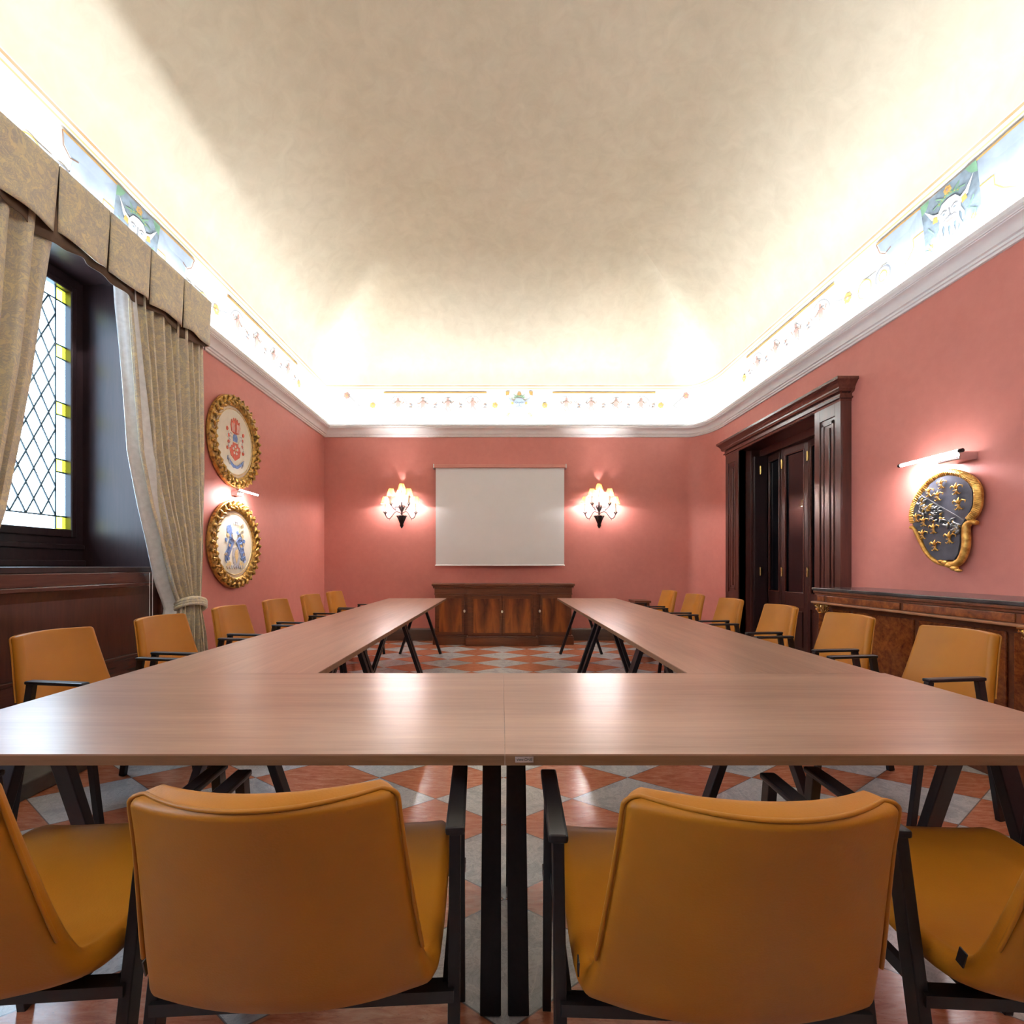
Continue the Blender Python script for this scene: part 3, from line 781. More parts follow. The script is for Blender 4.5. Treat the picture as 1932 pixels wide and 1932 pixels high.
# ------------------------------------------------------------------ door in the right wall
dr = thing('door_1', 'dark mahogany door case with pilasters, cornice and folding glazed doors', 'door'); dr['kind'] = 'structure'
XPIL = 3.13
def pilaster(y0, y1):
    b = MB(); b.box(XPIL+.012, XR, y0, y1, 0, 2.70, .003)
    # face with sunk double panel: stiles and raised strips
    m = .075
    b.box(XPIL, XPIL+.014, y0, y0+m, 0, 2.70, .002); b.box(XPIL, XPIL+.014, y1-m, y1, 0, 2.70, .002)
    b.box(XPIL, XPIL+.014, y0+m, y1-m, 2.58, 2.70, .002); b.box(XPIL, XPIL+.014, y0+m, y1-m, 0, .82, .002)
    g = .022
    b.box(XPIL+.003, XPIL+.014, y0+m+g, y0+m+g+.03, .85, 2.55, .002); b.box(XPIL+.003, XPIL+.014, y1-m-g-.03, y1-m-g, .85, 2.55, .002)
    b.box(XPIL+.003, XPIL+.014, y0+m+g, y1-m-g, 2.52, 2.55, .002); b.box(XPIL+.003, XPIL+.014, y0+m+g, y1-m-g, .85, .88, .002)
    b.box(XPIL-.002, XPIL+.014, y0+m+g+.05, y1-m-g-.05, .91, 2.49, .004)
    return b.build('pilaster', M['mahog'], dr)
pilaster(4.33, 4.69); pilaster(6.20, 6.55)
# entablature profile swept round three sides
EP = [(.02, 2.695), (.105, 2.695), (.108, 2.715), (.125, 2.72), (.125, 2.735), (.112, 2.74), (.112, 2.765), (.14, 2.775), (.145, 2.79), (.150, 2.795), (.150, 2.81), (.165, 2.835), (.185, 2.86), (.195, 2.865), (.195, 2.89), (.0, 2.892)]
def eppath(i): 
    e = i-.105
    return [(XR, 6.55+e), (XR-i, 6.55+e), (XR-i, 4.33-e), (XR, 4.33-e)]
o = sweep('entablature', eppath, EP, M['mahog_x'], dr)
b = MB()
b.box(3.14, 3.29, DY1-.0, DY1+.03, 0, DZ1); b.box(3.14, 3.60, DY0-.03, DY0, 0, DZ1); b.box(3.14, 3.60, DY0-.03, DY1+.03, DZ1, DZ1+.03)
b.box(3.29, 3.60, DY1-.03, DY1+.03, 0, DZ1); b.box(3.56, 3.60, DY0, DY1, 0, DZ1)
b.build('jamb', M['mahog'], dr)
b = MB(); b.box(3.40, 3.56, DY0, DY1-.03, 2.60, DZ1); b.build('transom', M['mahog'], dr)
b = MB(); b.box(3.30, 3.47, 6.115, 6.165, .02, 2.6, .006); lf = b.build('folded_leaf', M['ebon'], dr)
hin = MB(); 
def leaf(y0, y1, xa, xb):
    # leaf hinged with a slight fold: xa at y0, xb at y1
    L = math.hypot(y1-y0, xb-xa); a = math.atan2(xb-xa, y1-y0)
    T = Matrix.Translation((xa, y0, 0)) @ Matrix.Rotation(-a, 4, 'Z')
    b = MB(); st = .055
    b.box(-.02, .02, 0, st, .02, 2.60, .003); b.box(-.02, .02, L-st, L, .02, 2.60, .003)
    b.box(-.02, .02, st, L-st, 2.52, 2.60, .003); b.box(-.02, .02, st, L-st, .68, .85, .003); b.box(-.02, .02, st, L-st, .02, .18, .003)
    b.box(-.004, .012, st, L-st, .18, .68); b.box(-.014, .01, st+.04, L-st-.04, .22, .64, .006)
    b.bm.transform(T); lfo = b.build('door_leaf', M['leafwood'], dr)
    b = MB(); g = .014
    b.box(-.026, -.004, st, st+g, .85, 2.52, .004); b.box(-.026, -.004, L-st-g, L-st, .85, 2.52, .004); b.box(-.026, -.004, st, L-st, .85, .85+g, .004); b.box(-.026, -.004, st, L-st, 2.52-g, 2.52, .004)
    b.bm.transform(T); b.build('glazing_bead', M['mahog_x'], lfo)
    b = MB(); b.box(.0, .006, st, L-st, .85, 2.52); b.bm.transform(T); b.build('glass_pane', M['darkglass'], lfo)
ys = [6.15, 5.76, 5.33, 4.93, 4.70]; xs = [3.50, 3.46, 3.50, 3.46, 3.50]
for k in range(4): leaf(ys[k+1], ys[k], xs[k+1], xs[k])
for y, x in ((5.76, 3.437), (5.33, 3.472), (6.11, 3.37)):
    for z in (1.10, 2.42):
        b = MB(); b.lathe([(.0, -.06), (.009, -.055), (.009, .055), (0, .06)], x, y-.006, z, 10); b.box(x-.002, x+.01, y-.02, y+.008, z-.045, z+.045); b.build('hinge', M['brass'], dr, True)

# ------------------------------------------------------------------ console on the right
cs = thing('console_cabinet', 'long burl veneer console with dark stone top and gilt column capitals', 'console table')
CX, CY0, CY1 = 2.735, 2.36, 4.14
b = MB(); b.box(CX, XR-.005, CY0, CY1, .958, .982, .005); b.build('stone_top', M['slate'], cs)
b = MB(); b.box(CX+.008, XR-.01, CY0+.008, CY1-.008, .935, .958, .006); b.box(CX+.02, XR-.01, CY0+.02, CY1-.02, .918, .936, .004); b.build('top_moulding', M['sidewood'], cs)
b = MB(); b.box(CX+.03, XR-.01, CY0+.03, CY1-.03, .862, .918)
b.build('frieze', M['sidewood'], cs)
n = 3
for k, (a, c) in enumerate(((2.52, 3.22), (3.25, 3.98), (2.40, 2.49), (4.01, 4.10))):
    b = MB(); b.box(CX+.022, CX+.034, a, c, .866, .915, .003); b.build('frieze_panel', M['burl'], cs)
b = MB(); b.box(CX-.006, XR-.01, CY0, CY1, .846, .862, .004); b.build('lower_moulding', M['mouldlight'], cs)
b = MB(); b.box(CX+.14, XR-.01, CY0+.05, CY1-.05, .16, .846); b.build('carcass', M['sidewood'], cs)
for a, c in ((2.46, 2.62), (2.66, 3.22), (3.26, 3.82), (3.86, 4.05)):
    b = MB(); b.box(CX+.125, CX+.142, a, c, .19, .80, .006); b.build('burl_panel', M['burl'], cs)
b = MB(); b.box(CX-.01, XR-.01, CY0-.01, CY1+.01, .0, .14, .006); b.box(CX+.01, XR-.01, CY0+.01, CY1-.01, .14, .165, .008); b.build('plinth', M['sidewood'], cs)
for y in (CY0+.085, CY1-.07):
    b = MB(); b.lathe([(.036, .165), (.040, .18), (.036, .20), (.033, .45), (.028, .76), (.030, .765)], CX+.05, y, 0, 16); col = b.build('column', M['burl'], cs, True)
    b = MB(); b.lathe([(.030, .762), (.036, .766), (.030, .772), (.034, .79), (.046, .83), (.050, .846)], CX+.05, y, 0, 16)
    for k in range(8):
        a = k*PI/4; c, s_ = math.cos(a), math.sin(a)
        for rz, rr_ in ((.785, .036), (.815, .044)):
            b.tube([(CX+.05+c*rr_*.8, y+s_*rr_*.8, rz-.012), (CX+.05+c*rr_*1.05, y+s_*rr_*1.05, rz+.008), (CX+.05+c*rr_*1.35, y+s_*rr_*1.35, rz+.014), (CX+.05+c*rr_*1.4, y+s_*rr_*1.4, rz+.004)], [.006, .008, .006, .003], 6)
    b.box(CX+.002, CX+.098, y-.048, y+.048, .838, .846)
    b.build('capital', M['brass'], col, True)
# ebonised fan arch inlay on the panels
for yc in (3.08,):
    b = MB(); pts = []
    R0, R1 = .27, .225
    ring = [(R0*math.cos(a), R0*math.sin(a)) for a in [PI*k/24 for k in range(25)]]+[(R1*math.cos(a), R1*math.sin(a)) for a in [PI*(24-k)/24 for k in range(25)]]
    b.prism(ring, lambda u, v: (CX+.126, yc+u, .20+v), lambda u, v: (CX+.105, yc+u, .20+v))
    for k in range(1, 8):
        a = PI*k/8; b.bar((CX+.118, yc+.05*math.cos(a), .20+.05*math.sin(a)), (CX+.118, yc+.235*math.cos(a), .20+.235*math.sin(a)), .012, .012, (1, 0, 0))
    b.lathe([(.06, 0), (.06, .02)], CX+.105, yc, .20, 16, 'x'); b.build('fan_arch', M['black'], cs)

# ------------------------------------------------------------------ sideboard at the back wall
sb = thing('sideboard', 'mahogany breakfront sideboard under the projection screen', 'sideboard')
SX0, SX1, SC0, SC1 = -.99, 1.045, -.495, .515
YS, YC, YW = 6.99, 6.90, YB-.03
def slab(name, z0, z1, g, mat, bev=.004):
    b = MB(); b.box(SX0-g, SX1+g, YS-g, YW, z0, z1, bev); b.box(SC0-g, SC1+g, YC-g, YS, z0, z1, bev); return b.build(name, mat, sb)
slab('plinth', 0, .115, .03, M['sidewood']); slab('base_moulding', .115, .135, .02, M['sidewood'], .006)
slab('carcass', .135, .76, 0, M['sidewood'], 0); slab('waist_moulding', .745, .762, .012, M['sidewood'], .005)
slab('frieze', .762, .855, .006, M['sidewood'], .002); slab('cornice', .852, .880, .03, M['sidewood'], .010); slab('worktop', .878, .907, .045, M['sidewood'], .006)
b = MB()
for k in range(78):
    x = SX0-.02+(SX1-SX0+.04)*k/77
    y = YC-.018 if SC0-.02 < x < SC1+.02 else YS-.018
    b.box(x-.006, x+.006, y-.006, y+.006, .838, .852)
b.build('dentil_band', M['sidewood'], sb)
for (a, c, y, kx) in ((SX0+.03, SC0-.06, YS, 1), (SC0+.05, .008, YC, 1), (.012, SC1-.05, YC, 0), (SC1+.06, SX1-.03, YS, 0)):
    b = MB(); b.box(a, c, y-.016, y+.002, .15, .735, .004); d = b.build('door', M['sidewood'], sb)
    b = MB(); b.box(a+.035, c-.035, y-.019, y-.014, .19, .69, .001); b.build('flame_panel', M['flame'], d)
for x, y in ((SC0-.075+.02, YS), (.01, YC), (SC1+.075-.02, YS)):
    b = MB(); b.lathe([(.0, -.008), (.013, -.006), (.016, 0)], x, y-.018, .50, 14, 'y', 1, 1.4); b.build('keyhole_escutcheon', M['canvas'], sb, True)

# ------------------------------------------------------------------ projection screen
ps = thing('projection_screen', 'white pull-down projection screen hung on the back wall', 'screen')
b = MB(); b.box(-1.02, .975, YB-.10, YB-.096, 1.185, 2.70); b.build('screen_cloth', M['screen'], ps)
b = MB(); b.box(-1.045, 1.0, YB-.13, YB-.02, 2.69, 2.745, .01); b.build('case', M['screencase'], ps)
b = MB(); b.tube([(-1.03, YB-.098, 1.18), (.985, YB-.098, 1.18)], .010, 10); b.build('bottom_bar', M['plaster'], ps, True)
for x in (-1.05, 1.0): b = MB(); b.box(x-.006, x+.008, YB-.135, YB-.015, 2.683, 2.75, .003); b.build('end_cap', M['plaster'], ps)

# ------------------------------------------------------------------ wall sconces
def sconce(name, label, x):
    t = thing(name, label, 'wall lamp', (x, YB, 0), group=None)
    b = MB()
    b.lathe([(.006, 1.76), (.016, 1.775), (.030, 1.80), (.026, 1.83), (.036, 1.87), (.042, 1.92), (.060, 1.955), (.048, 1.96), (.015, 1.965), (.013, 2.01), (.020, 2.03), (.010, 2.06), (.026, 2.085), (.012, 2.12), (.009, 2.17)], 0, -.06, 0, 14)
    b.box(-.02, .02, -.05, 0, 1.86, 1.94, .005)
    b.build('stem', M['iron'], t, True, 60)
    b = MB()
    for q in range(7):
        a = PI*q/6+PI; c, s_ = math.cos(a), math.sin(a)
        b.tube([(c*.02, -.06+s_*.02, 1.83), (c*.045, -.06+s_*.04, 1.90), (c*.075, -.06+s_*.06, 1.955), (c*.09, -.06+s_*.07, 1.945)], [.008, .011, .009, .003], 6)
        b.tube([(c*.01, -.06+s_*.01, 2.02), (c*.035, -.06+s_*.03, 2.07), (c*.045, -.06+s_*.04, 2.10), (c*.03, -.06+s_*.03, 2.125)], [.005, .008, .007, .003], 6)
    b.build('leaf_cup', M['iron'], t, True, 60)
    lamps = []
    def arm(ex, ey, ez, z0, sagz):
        q = 1 if ex > 0 else -1
        pts = [(0, -.06, z0), (q*.03, -.08, z0+.03), (q*.09, -.06-(abs(ey)-.06)*.4, z0+.035), (ex*.55, ey*.8, z0-.02), (ex*.72, ey, sagz), (ex*.9, ey, sagz+.02), (ex, ey, sagz+.07), (ex, ey, ez)]
        # smooth
        P = []
        for k in range(len(pts)-1):
            p0 = Vector(pts[max(k-1, 0)]); p1 = Vector(pts[k]); p2 = Vector(pts[k+1]); p3 = Vector(pts[min(k+2, len(pts)-1)])
            for j in range(5):
                u = j/5; P.append(.5*((2*p1)+(-p0+p2)*u+(2*p0-5*p1+4*p2-p3)*u*u+(-p0+3*p1-3*p2+p3)*u**3))
        P.append(Vector(pts[-1]))
        b = MB(); b.tube(P, .0062, 7)
        for k in range(5):
            a = k*2*PI/5; b.tube([(ex, ey, ez-.02), (ex+.016*math.cos(a), ey+.016*math.sin(a), ez), (ex+.026*math.cos(a), ey+.026*math.sin(a), ez+.022), (ex+.034*math.cos(a), ey+.034*math.sin(a), ez+.018)], [.004, .006, .005, .002], 5)
        b.tube([(ex*.72, ey, sagz), (ex*.72, ey, sagz-.03)], [.005, .002], 5)
        b.build('arm', M['iron'], t, True, 60); lamps.append((ex, ey, ez))
    arm(-.235, -.15, 1.985, 1.975, 1.90); arm(.235, -.15, 1.985, 1.975, 1.90)
    arm(-.135, -.19, 2.12, 2.05, 2.055); arm(.135, -.19, 2.12, 2.05, 2.055)
    lamps.append((0, -.06, 2.17))
    tops = [2.235, 2.235, 2.355, 2.355, 2.452]
    for (lx, ly, lz), zt in zip(lamps, tops):
        b = MB(); b.tube([(lx, ly, lz), (lx, ly, zt-.10)], .010, 10); b.build('candle_tube', M['candle'], t, True)
        zb = zt-.10
        b = MB(); n = 20; b.grid([[((lx+r_*math.cos(2*PI*k/n)), ly+r_*math.sin(2*PI*k/n), z) for k in range(n)] for r_, z in ((.066, zb-.005), (.036, zt))], closed=True)
        sh = b.build('lamp_shade', M['shade'], t, True, 80)
        b = MB(); b.ball((lx, ly, zb+.025), (.010, .010, .022), 8); b.build('bulb', M['bulb'], t, True, 180)
        l = bpy.data.lights.new('sconce_bulb', 'POINT'); l.energy = 24; l.color = (1, .91, .87); l.shadow_soft_size = .012
        lo = bpy.data.objects.new('sconce_bulb', l); COL.objects.link(lo); lo.location = (lx, ly-.0, zb+.006); lo.parent = t
    return t
sconce('wall_sconce', 'iron five-light wall sconce left of the projection screen', -1.555)
sconce('wall_sconce', 'iron five-light wall sconce right of the projection screen', 1.525)

# ------------------------------------------------------------------ oval pictures on the left wall
def ell(cy, cz, ry, rz, n=48): return [(cy+ry*math.cos(2*PI*k/n), cz+rz*math.sin(2*PI*k/n)) for k in range(n)]
def oval(name, label, cy, cz, ry, rz, kind):
    t = thing(name, label, 'picture', (XL, cy, cz))
    def ringprof(prof, n=72):
        P = []
        for (s_, x) in prof:
            P.append([(x, (ry-s_)*math.cos(2*PI*k/n), (rz-s_)*math.sin(2*PI*k/n)) for k in range(n)])
        return P
    b = MB(); b.grid(ringprof([(.02, .0), (.0, .02), (.004, .045), (.02, .052), (.09, .04), (.11, .03), (.11, .004)]), closed=True); fr = b.build('frame', M['gold'], t, True, 50)
    b = MB(); rr = random.Random(int(cz*100)); K = 64
    for k in range(K):
        a = 2*PI*k/K; big = (k % 4 != 0)
        s_ = .060+.022*((k % 2)*2-1)
        c = Vector((.055, (ry-s_)*math.cos(a), (rz-s_)*math.sin(a)))
        tn = Vector((0, -ry*math.sin(a), rz*math.cos(a))).normalized(); nn = Vector((0, math.cos(a), math.sin(a)))
        sg = 1 if k % 2 else -1
        pts = [c-tn*.022-nn*.018*sg, c-tn*.005+Vector((.012, 0, 0)), c+tn*.018+nn*.016*sg+Vector((.006, 0, 0)), c+tn*.026+nn*.03*sg]
        b.tube(pts, [.007, .015 if big else .019, .011, .004], 6)
        if k % 2 == 0: b.ball((.064, c.y+nn.y*.024, c.z+nn.z*.024), .012, 6)
    b.build('carved_leaves', M['gold'], fr, True, 70)
    b = MB(); b.prism(ell(0, 0, ry-.105, rz-.105), lambda u, v: (.004, u, v), lambda u, v: (.020, u, v)); b.build('mat', M['matboard'], t)
    ia, ib = ry-.145, rz-.145
    b = MB(); b.prism(ell(0, 0, ia, ib), lambda u, v: (.015, u, v), lambda u, v: (.026, u, v)); b.build('canvas', M['canvas'], t)
    n = 60; b = MB(); b.tube([(.026, (ia+.004)*math.cos(2*PI*k/n), (ib+.004)*math.sin(2*PI*k/n)) for k in range(n)], .005, 6, closed=True); b.build('inner_rim', M['crest_gold'], t, True)
    # crest; local u: to the right in the view is +y (away from camera)
    Q = {}
    def g(c): return Q.setdefault(c, MB())
    SC = min(ia, ib)*(1.08 if kind == 'red' else 1.28)
    dep = [.0262]
    def poly(c, pts, lift=.003):
        dep[0] += .0003; x0 = .024; x1 = dep[0]+lift
        g(c).prism([(u*SC, v*SC) for u, v in pts], lambda u, v: (x0, u, v), lambda u, v: (x1, u, v))
    def blob(c, u, v, r, q=1, n=9, wob=.25, lift=.003, seed=0):
        r_ = random.Random(seed+int(u*77+v*31)); poly(c, [(u+r*q*(1-wob*r_.random())*math.cos(2*PI*k/n), v+r*(1-wob*r_.random())*math.sin(2*PI*k/n)) for k in range(n)], lift)
    def strokes(c, pts, w=.012): g(c).tube([(dep[0]+.003, u*SC, v*SC) for u, v in pts], w*SC, 5)
    if kind == 'red':
        poly('crest_red', [(-.26, -.02), (.26, -.02), (.30, -.22), (.24, -.42), (0, -.56), (-.24, -.42), (-.30, -.22)])
        for k in range(5):
            a = k*2*PI/5+PI/2; blob('crest_white', .11*math.cos(a), -.24+.11*math.sin(a), .045, 1, 7, .1, .005)
        blob('crest_gold', 0, -.24, .035, 1, 8, 0, .006)
        poly('crest_blue', [(-.10, .02), (.10, .02), (.12, .14), (.07, .24), (-.07, .24), (-.12, .14)])
        for q in (-1, 1):
            poly('crest_red', [(q*.02, .24), (q*.20, .30), (q*.24, .48), (q*.20, .66), (q*.15, .56), (q*.10, .72), (q*.07, .60), (q*.02, .74)])
            for k in range(4): strokes('crest_white', [(q*(.05+.04*k), .30), (q*(.07+.04*k), .44), (q*(.06+.04*k), .56)], .008)
            for k in range(5): blob('crest_white', q*(.28+.07*math.sin(k*1.7)), .22-.09*k, .085, 1, 9, .3, .003, k)
            for k in range(4): blob('crest_red', q*(.38+.04*math.cos(k*2)), .32-.19*k, .07, .7, 8, .4, .004, k+9)
            for k in range(5): strokes('crest_grey', [(q*(.20+.04*k), .20-.1*k), (q*(.28+.03*k), .24-.1*k), (q*(.33+.02*k), .16-.1*k)], .007)
        pts = [(-.40, -.50), (-.28, -.60), (-.1, -.70), (.1, -.70), (.28, -.60), (.40, -.50), (.40, -.58), (.28, -.68), (.1, -.78), (-.1, -.78), (-.28, -.68), (-.40, -.58)]
        poly('crest_blue', pts); strokes('crest_grey', [(-.42, -.48), (-.36, -.66), (-.30, -.72)], .02); strokes('crest_grey', [(.42, -.48), (.36, -.66), (.30, -.72)], .02)
    else:
        poly('crest_grey', [(-.10, -.10), (.20, -.05), (.26, -.30), (.20, -.52), (.05, -.62), (-.08, -.50), (-.14, -.3)])
        poly('crest_gold', [(.0, -.16), (.10, -.12), (.14, -.30), (.06, -.5), (-.03, -.3)], .005)
        poly('crest_blue', [(-.36, .46), (-.20, .50), (-.14, .36), (-.20, .20), (-.34, .26), (-.38, .36)])
        for q in (-1, 1):
            poly('crest_blue', [(q*.04, .06), (q*.18, .20), (q*.28, .10), (q*.34, -.12), (q*.46, -.24), (q*.40, -.46), (q*.26, -.30), (q*.14, -.10)])
            for k in range(7): blob('crest_blue' if k % 2 else 'crest_gold', q*(.22+.09*math.sin(k*1.9)+.1), .22-.12*k, .065, 1, 9, .4, .004, k)
            for k in range(6): strokes('crest_blue', [(q*(.08+.05*k), .25-.12*k), (q*(.18+.05*k), .30-.12*k), (q*(.26+.04*k), .18-.12*k), (q*(.2+.04*k), .12-.12*k)], .012)
            for k in range(4): strokes('crest_grey', [(q*.1*k, -.54), (q*(.05+.1*k), -.64), (q*(.1+.1*k), -.56)], .012)
            blob('crest_gold', q*.30, -.56, .09, 1.2, 10, .3, .003)
        blob('crest_white', -.05, .20, .12, 1, 9, .2, .006); blob('crest_blue', .08, .30, .06, 1, 7, .3)
        for k in range(6): strokes('crest_grey', [(-.1+.09*k, .52), (-.05+.08*k, .62), (.0+.07*k, .54)], .01)
        strokes('crest_gold', [(.15, .3), (.2, .5), (.32, .58), (.36, .44), (.26, .36)], .014)
    nm = dict(crest_red='painted_red_crest', crest_blue='painted_blue_crest', crest_grey='painted_grey_mantling', crest_gold='painted_gold_detail', crest_white='painted_white_detail')
    for c, bb in Q.items(): bb.build(nm[c], M[c], t)
oval('oval_picture', 'upper gilt oval picture with a red crest on the left wall', 4.86, 2.45, .46, .475, 'red')
oval('oval_picture', 'lower gilt oval picture with a blue crest on the left wall', 4.86, 1.395, .46, .455, 'blue')
# picture lights
pl = thing('picture_light', 'slim lit picture light between the two oval pictures', 'wall lamp')
b = MB(); b.box(XL, XL+.07, 4.83, 4.95, 1.90, 1.95, .005); b.build('wall_box', M['chrome'], pl)
b = MB(); b.tube([(XL+.06, 4.88, 1.935), (-2.63, 4.84, 1.935)], .008, 8); b.build('bracket', M['chrome'], pl)
b = MB(); b.tube([(-2.63, 4.69, 1.935), (-2.63, 5.06, 1.935)], .009, 10); b.build('light_tube', M['tube'], pl, True)
for ya, yb in ((4.665, 4.69), (5.06, 5.08)): b = MB(); b.tube([(-2.63, ya, 1.935), (-2.63, yb, 1.935)], .011, 10); b.build('end_cap', M['chrome'], pl)
a_ = area('picture_light_lamp', (-2.645, 4.87, 1.915), (0, .55, 0), .02, .36, 5, (1, .93, .96)); a_.parent = pl
pl = thing('picture_light', 'slim lit picture light above the shield on the right wall', 'wall lamp')
b = MB(); b.box(XR-.13, XR, 3.18, 3.34, 1.895, 1.95, .006); b.build('wall_box', M['chrome'], pl)
b = MB(); b.tube([(XR-.14, 3.17, 1.948), (XR-.14, 3.63, 1.948)], .012, 10); b.build('light_tube', M['tube'], pl, True)
for ya, yb in ((3.145, 3.17), (3.63, 3.65)): b = MB(); b.tube([(XR-.14, ya, 1.948), (XR-.14, yb, 1.948)], .014, 10); b.build('end_cap', M['black'], pl)
a_ = area('picture_light_lamp', (XR-.13, 3.40, 1.925), (0, -.55, 0), .02, .44, 9, (1, .93, .96)); a_.parent = pl

# ------------------------------------------------------------------ carved shield on the right wall
sh = thing('wall_shield', 'carved dark shield with gilt lilies and rope border on the right wall', 'shield', (XR, 3.40, 1.49))
XS = XR-.05
def s2(cx, cy):   # outline read off the wall plane: view position on the shield -> wall coordinates (y, z)
    px = 1690+cx*200/1486; py = 830+cy*260/1932
    d = (XS)*885/(px-946); return (d-3.40, 1.17+(1068-py)*d/885-1.49)
field = [s2(*p) for p in [(265, 1190), (255, 1100), (275, 960), (320, 860), (400, 740), (500, 620), (620, 530), (740, 495), (860, 505), (960, 545), (1040, 610), (1090, 700), (1100, 800), (1090, 920), (1050, 1020), (990, 1120), (940, 1200), (920, 1300), (920, 1450), (890, 1600), (840, 1680), (700, 1680), (610, 1690), (520, 1620), (440, 1500), (400, 1400), (350, 1300)]]
b = MB(); b.prism(field, lambda u, v: (-.0, u, v), lambda u, v: (-.062, u, v)); b.build('field', M['shield'], sh)
def fx(p, off): return (-off, p[0], p[1])
top = [s2(*p) for p in [(258, 1190), (235, 1090), (250, 960), (290, 850), (370, 710), (470, 590), (600, 495), (740, 455), (880, 470), (1000, 520), (1095, 600), (1145, 700), (1155, 820), (1140, 940), (1090, 1040), (1010, 1120)]]
P3 = []
for k in range(len(top)-1):
    for j in range(5):
        u = j/5; p0 = Vector(top[max(k-1, 0)]); p1 = Vector(top[k]); p2 = Vector(top[k+1]); p3_ = Vector(top[min(k+2, len(top)-1)])
        P3.append(.5*((2*p1)+(-p0+p2)*u+(2*p0-5*p1+4*p2-p3_)*u*u+(-p0+3*p1-3*p2+p3_)*u**3))
b = MB(); b.tube([fx(p, .045) for p in P3], [.015+.010*min(1, k/len(P3)*1.5) for k in range(len(P3))], 10)
for k in range(2, len(P3)-2):
    p = P3[k]; d = (P3[k+1]-P3[k-1]).normalized(); n_ = Vector((-d.y, d.x))
    b.tube([fx(p+n_*.024-d*.010, .052), fx(p, .073), fx(p-n_*.024+d*.012, .052)], [.004, .0075, .004], 6)
b.build('rope_border', M['goldpaint'], sh, True, 80)
def smoothp(pts):
    out = []
    for k in range(len(pts)-1):
        for j in range(4):
            u = j/4; p0 = Vector(pts[max(k-1, 0)]); p1 = Vector(pts[k]); p2 = Vector(pts[k+1]); p3_ = Vector(pts[min(k+2, len(pts)-1)])
            out.append(.5*((2*p1)+(-p0+p2)*u+(2*p0-5*p1+4*p2-p3_)*u*u+(-p0+3*p1-3*p2+p3_)*u**3))
    return out+[Vector(pts[-1])]
lowL = smoothp([s2(*p) for p in [(200, 1225), (255, 1240), (300, 1330), (360, 1450), (430, 1580), (530, 1680), (640, 1730), (740, 1740)]])
lowR = smoothp([s2(*p) for p in [(1130, 1165), (1050, 1150), (985, 1200), (975, 1300), (980, 1450), (955, 1580), (900, 1690), (820, 1740), (740, 1750)]])
b = MB()
for L_ in (lowL, lowR):
    n_ = len(L_); b.tube([fx(p, .045) for p in L_], [.012+(.006 if L_ is lowL else .013)*math.sin(PI/2*min(1, (k+2)/n_*2.2)) for k in range(n_)], 10)
for (cx, cy, r_) in ((700, 1720, .02), (760, 1760, .022), (830, 1800, .022), (890, 1830, .016), (650, 1700, .016)):
    p = s2(cx, cy); b.ball(fx(p, .055), (.022, r_*1.3, r_*.8), 8)
b.build('scroll_border', M['goldpaint'], sh, True, 80)
p0, p1 = s2(385, 780), s2(985, 1125)
b = MB(); b.bar(fx(p0, .064), fx(p1, .064), .007, .007, (1, 0, 0)); b.build('dividing_band', M['f_grey'], sh)
rr = random.Random(4); b = MB(); bg_ = MB()
for k in range(90):
    t = rr.random(); cx = 370+t*560; lo = 840+t*330; cy = lo+rr.uniform(10, 170)*(1-.25*t)
    if cx < 330: continue
    p = s2(cx, cy); a = rr.uniform(0, 2*PI); L = rr.uniform(.02, .045)
    q = (b if rr.random() > .25 else bg_)
    q.tube([fx((p[0]+L*s_*math.cos(a+s_*.8), p[1]+L*s_*math.sin(a+s_*.8)), .062+.012*math.sin(s_*PI)) for s_ in (0, .35, .7, 1)], [.003, .008, .007, .002], 5)
b.build('leaf_branch', M['shieldsilver'], sh, True, 80); bg_.build('gilt_leaves', M['gold'], sh, True, 80)
def lily(cx, cy, s_):
    c = s2(cx, cy); b = MB()
    def T(u, v, o=.07): return (-o, c[0]-u*s_, c[1]+v*s_)
    b.tube([T(0, -.1), T(0, .3, .078), T(0, .6, .076), T(0, 1.0)], [.07*s_, .17*s_, .13*s_, .015*s_], 7)
    for q in (-1, 1):
        b.tube([T(q*.10, -.05), T(q*.24, .30, .076), T(q*.55, .56, .076), T(q*.90, .42), T(q*.84, .12)], [.06*s_, .10*s_, .12*s_, .09*s_, .04*s_], 7)
        b.tube([T(q*.07, -.25), T(q*.20, -.55), T(q*.45, -.75), T(q*.66, -.58)], [.06*s_, .10*s_, .08*s_, .03*s_], 7)
    b.tube([T(0, -.25), T(0, -.5), T(0, -.9)], [.08*s_, .10*s_, .02*s_], 7)
    b.tube([T(-.32, -.16, .079), T(.32, -.16, .079)], .065*s_, 7)
    b.build('gilt_lily', M['goldpaint'], sh, True, 80)
for cx, cy, s_ in ((680, 620, .036), (890, 690, .042), (505, 735, .036), (630, 790, .038), (925, 900, .044), (325, 1095, .036), (430, 1150, .038), (570, 1245, .040), (415, 1330, .038), (795, 1375, .044), (590, 1485, .042)):
    lily(cx, cy, s_*1.13)

# ------------------------------------------------------------------ small side table by the back wall
st = thing('side_table', 'small wooden side table by the back wall behind the right row', 'side table')
b = MB(); b.box(1.98, 2.22, 6.95, 7.30, .625, .655, .004); b.box(2.0, 2.2, 6.97, 7.28, .58, .625); b.build('top', M['sidewood'], st)
for x in (2.0, 2.2):
    for y in (6.98, 7.27): b = MB(); b.bar((x, y, .58), (x, y, 0), .025, .025, (0, 1, 0)); b.build('leg', M['black'], st)

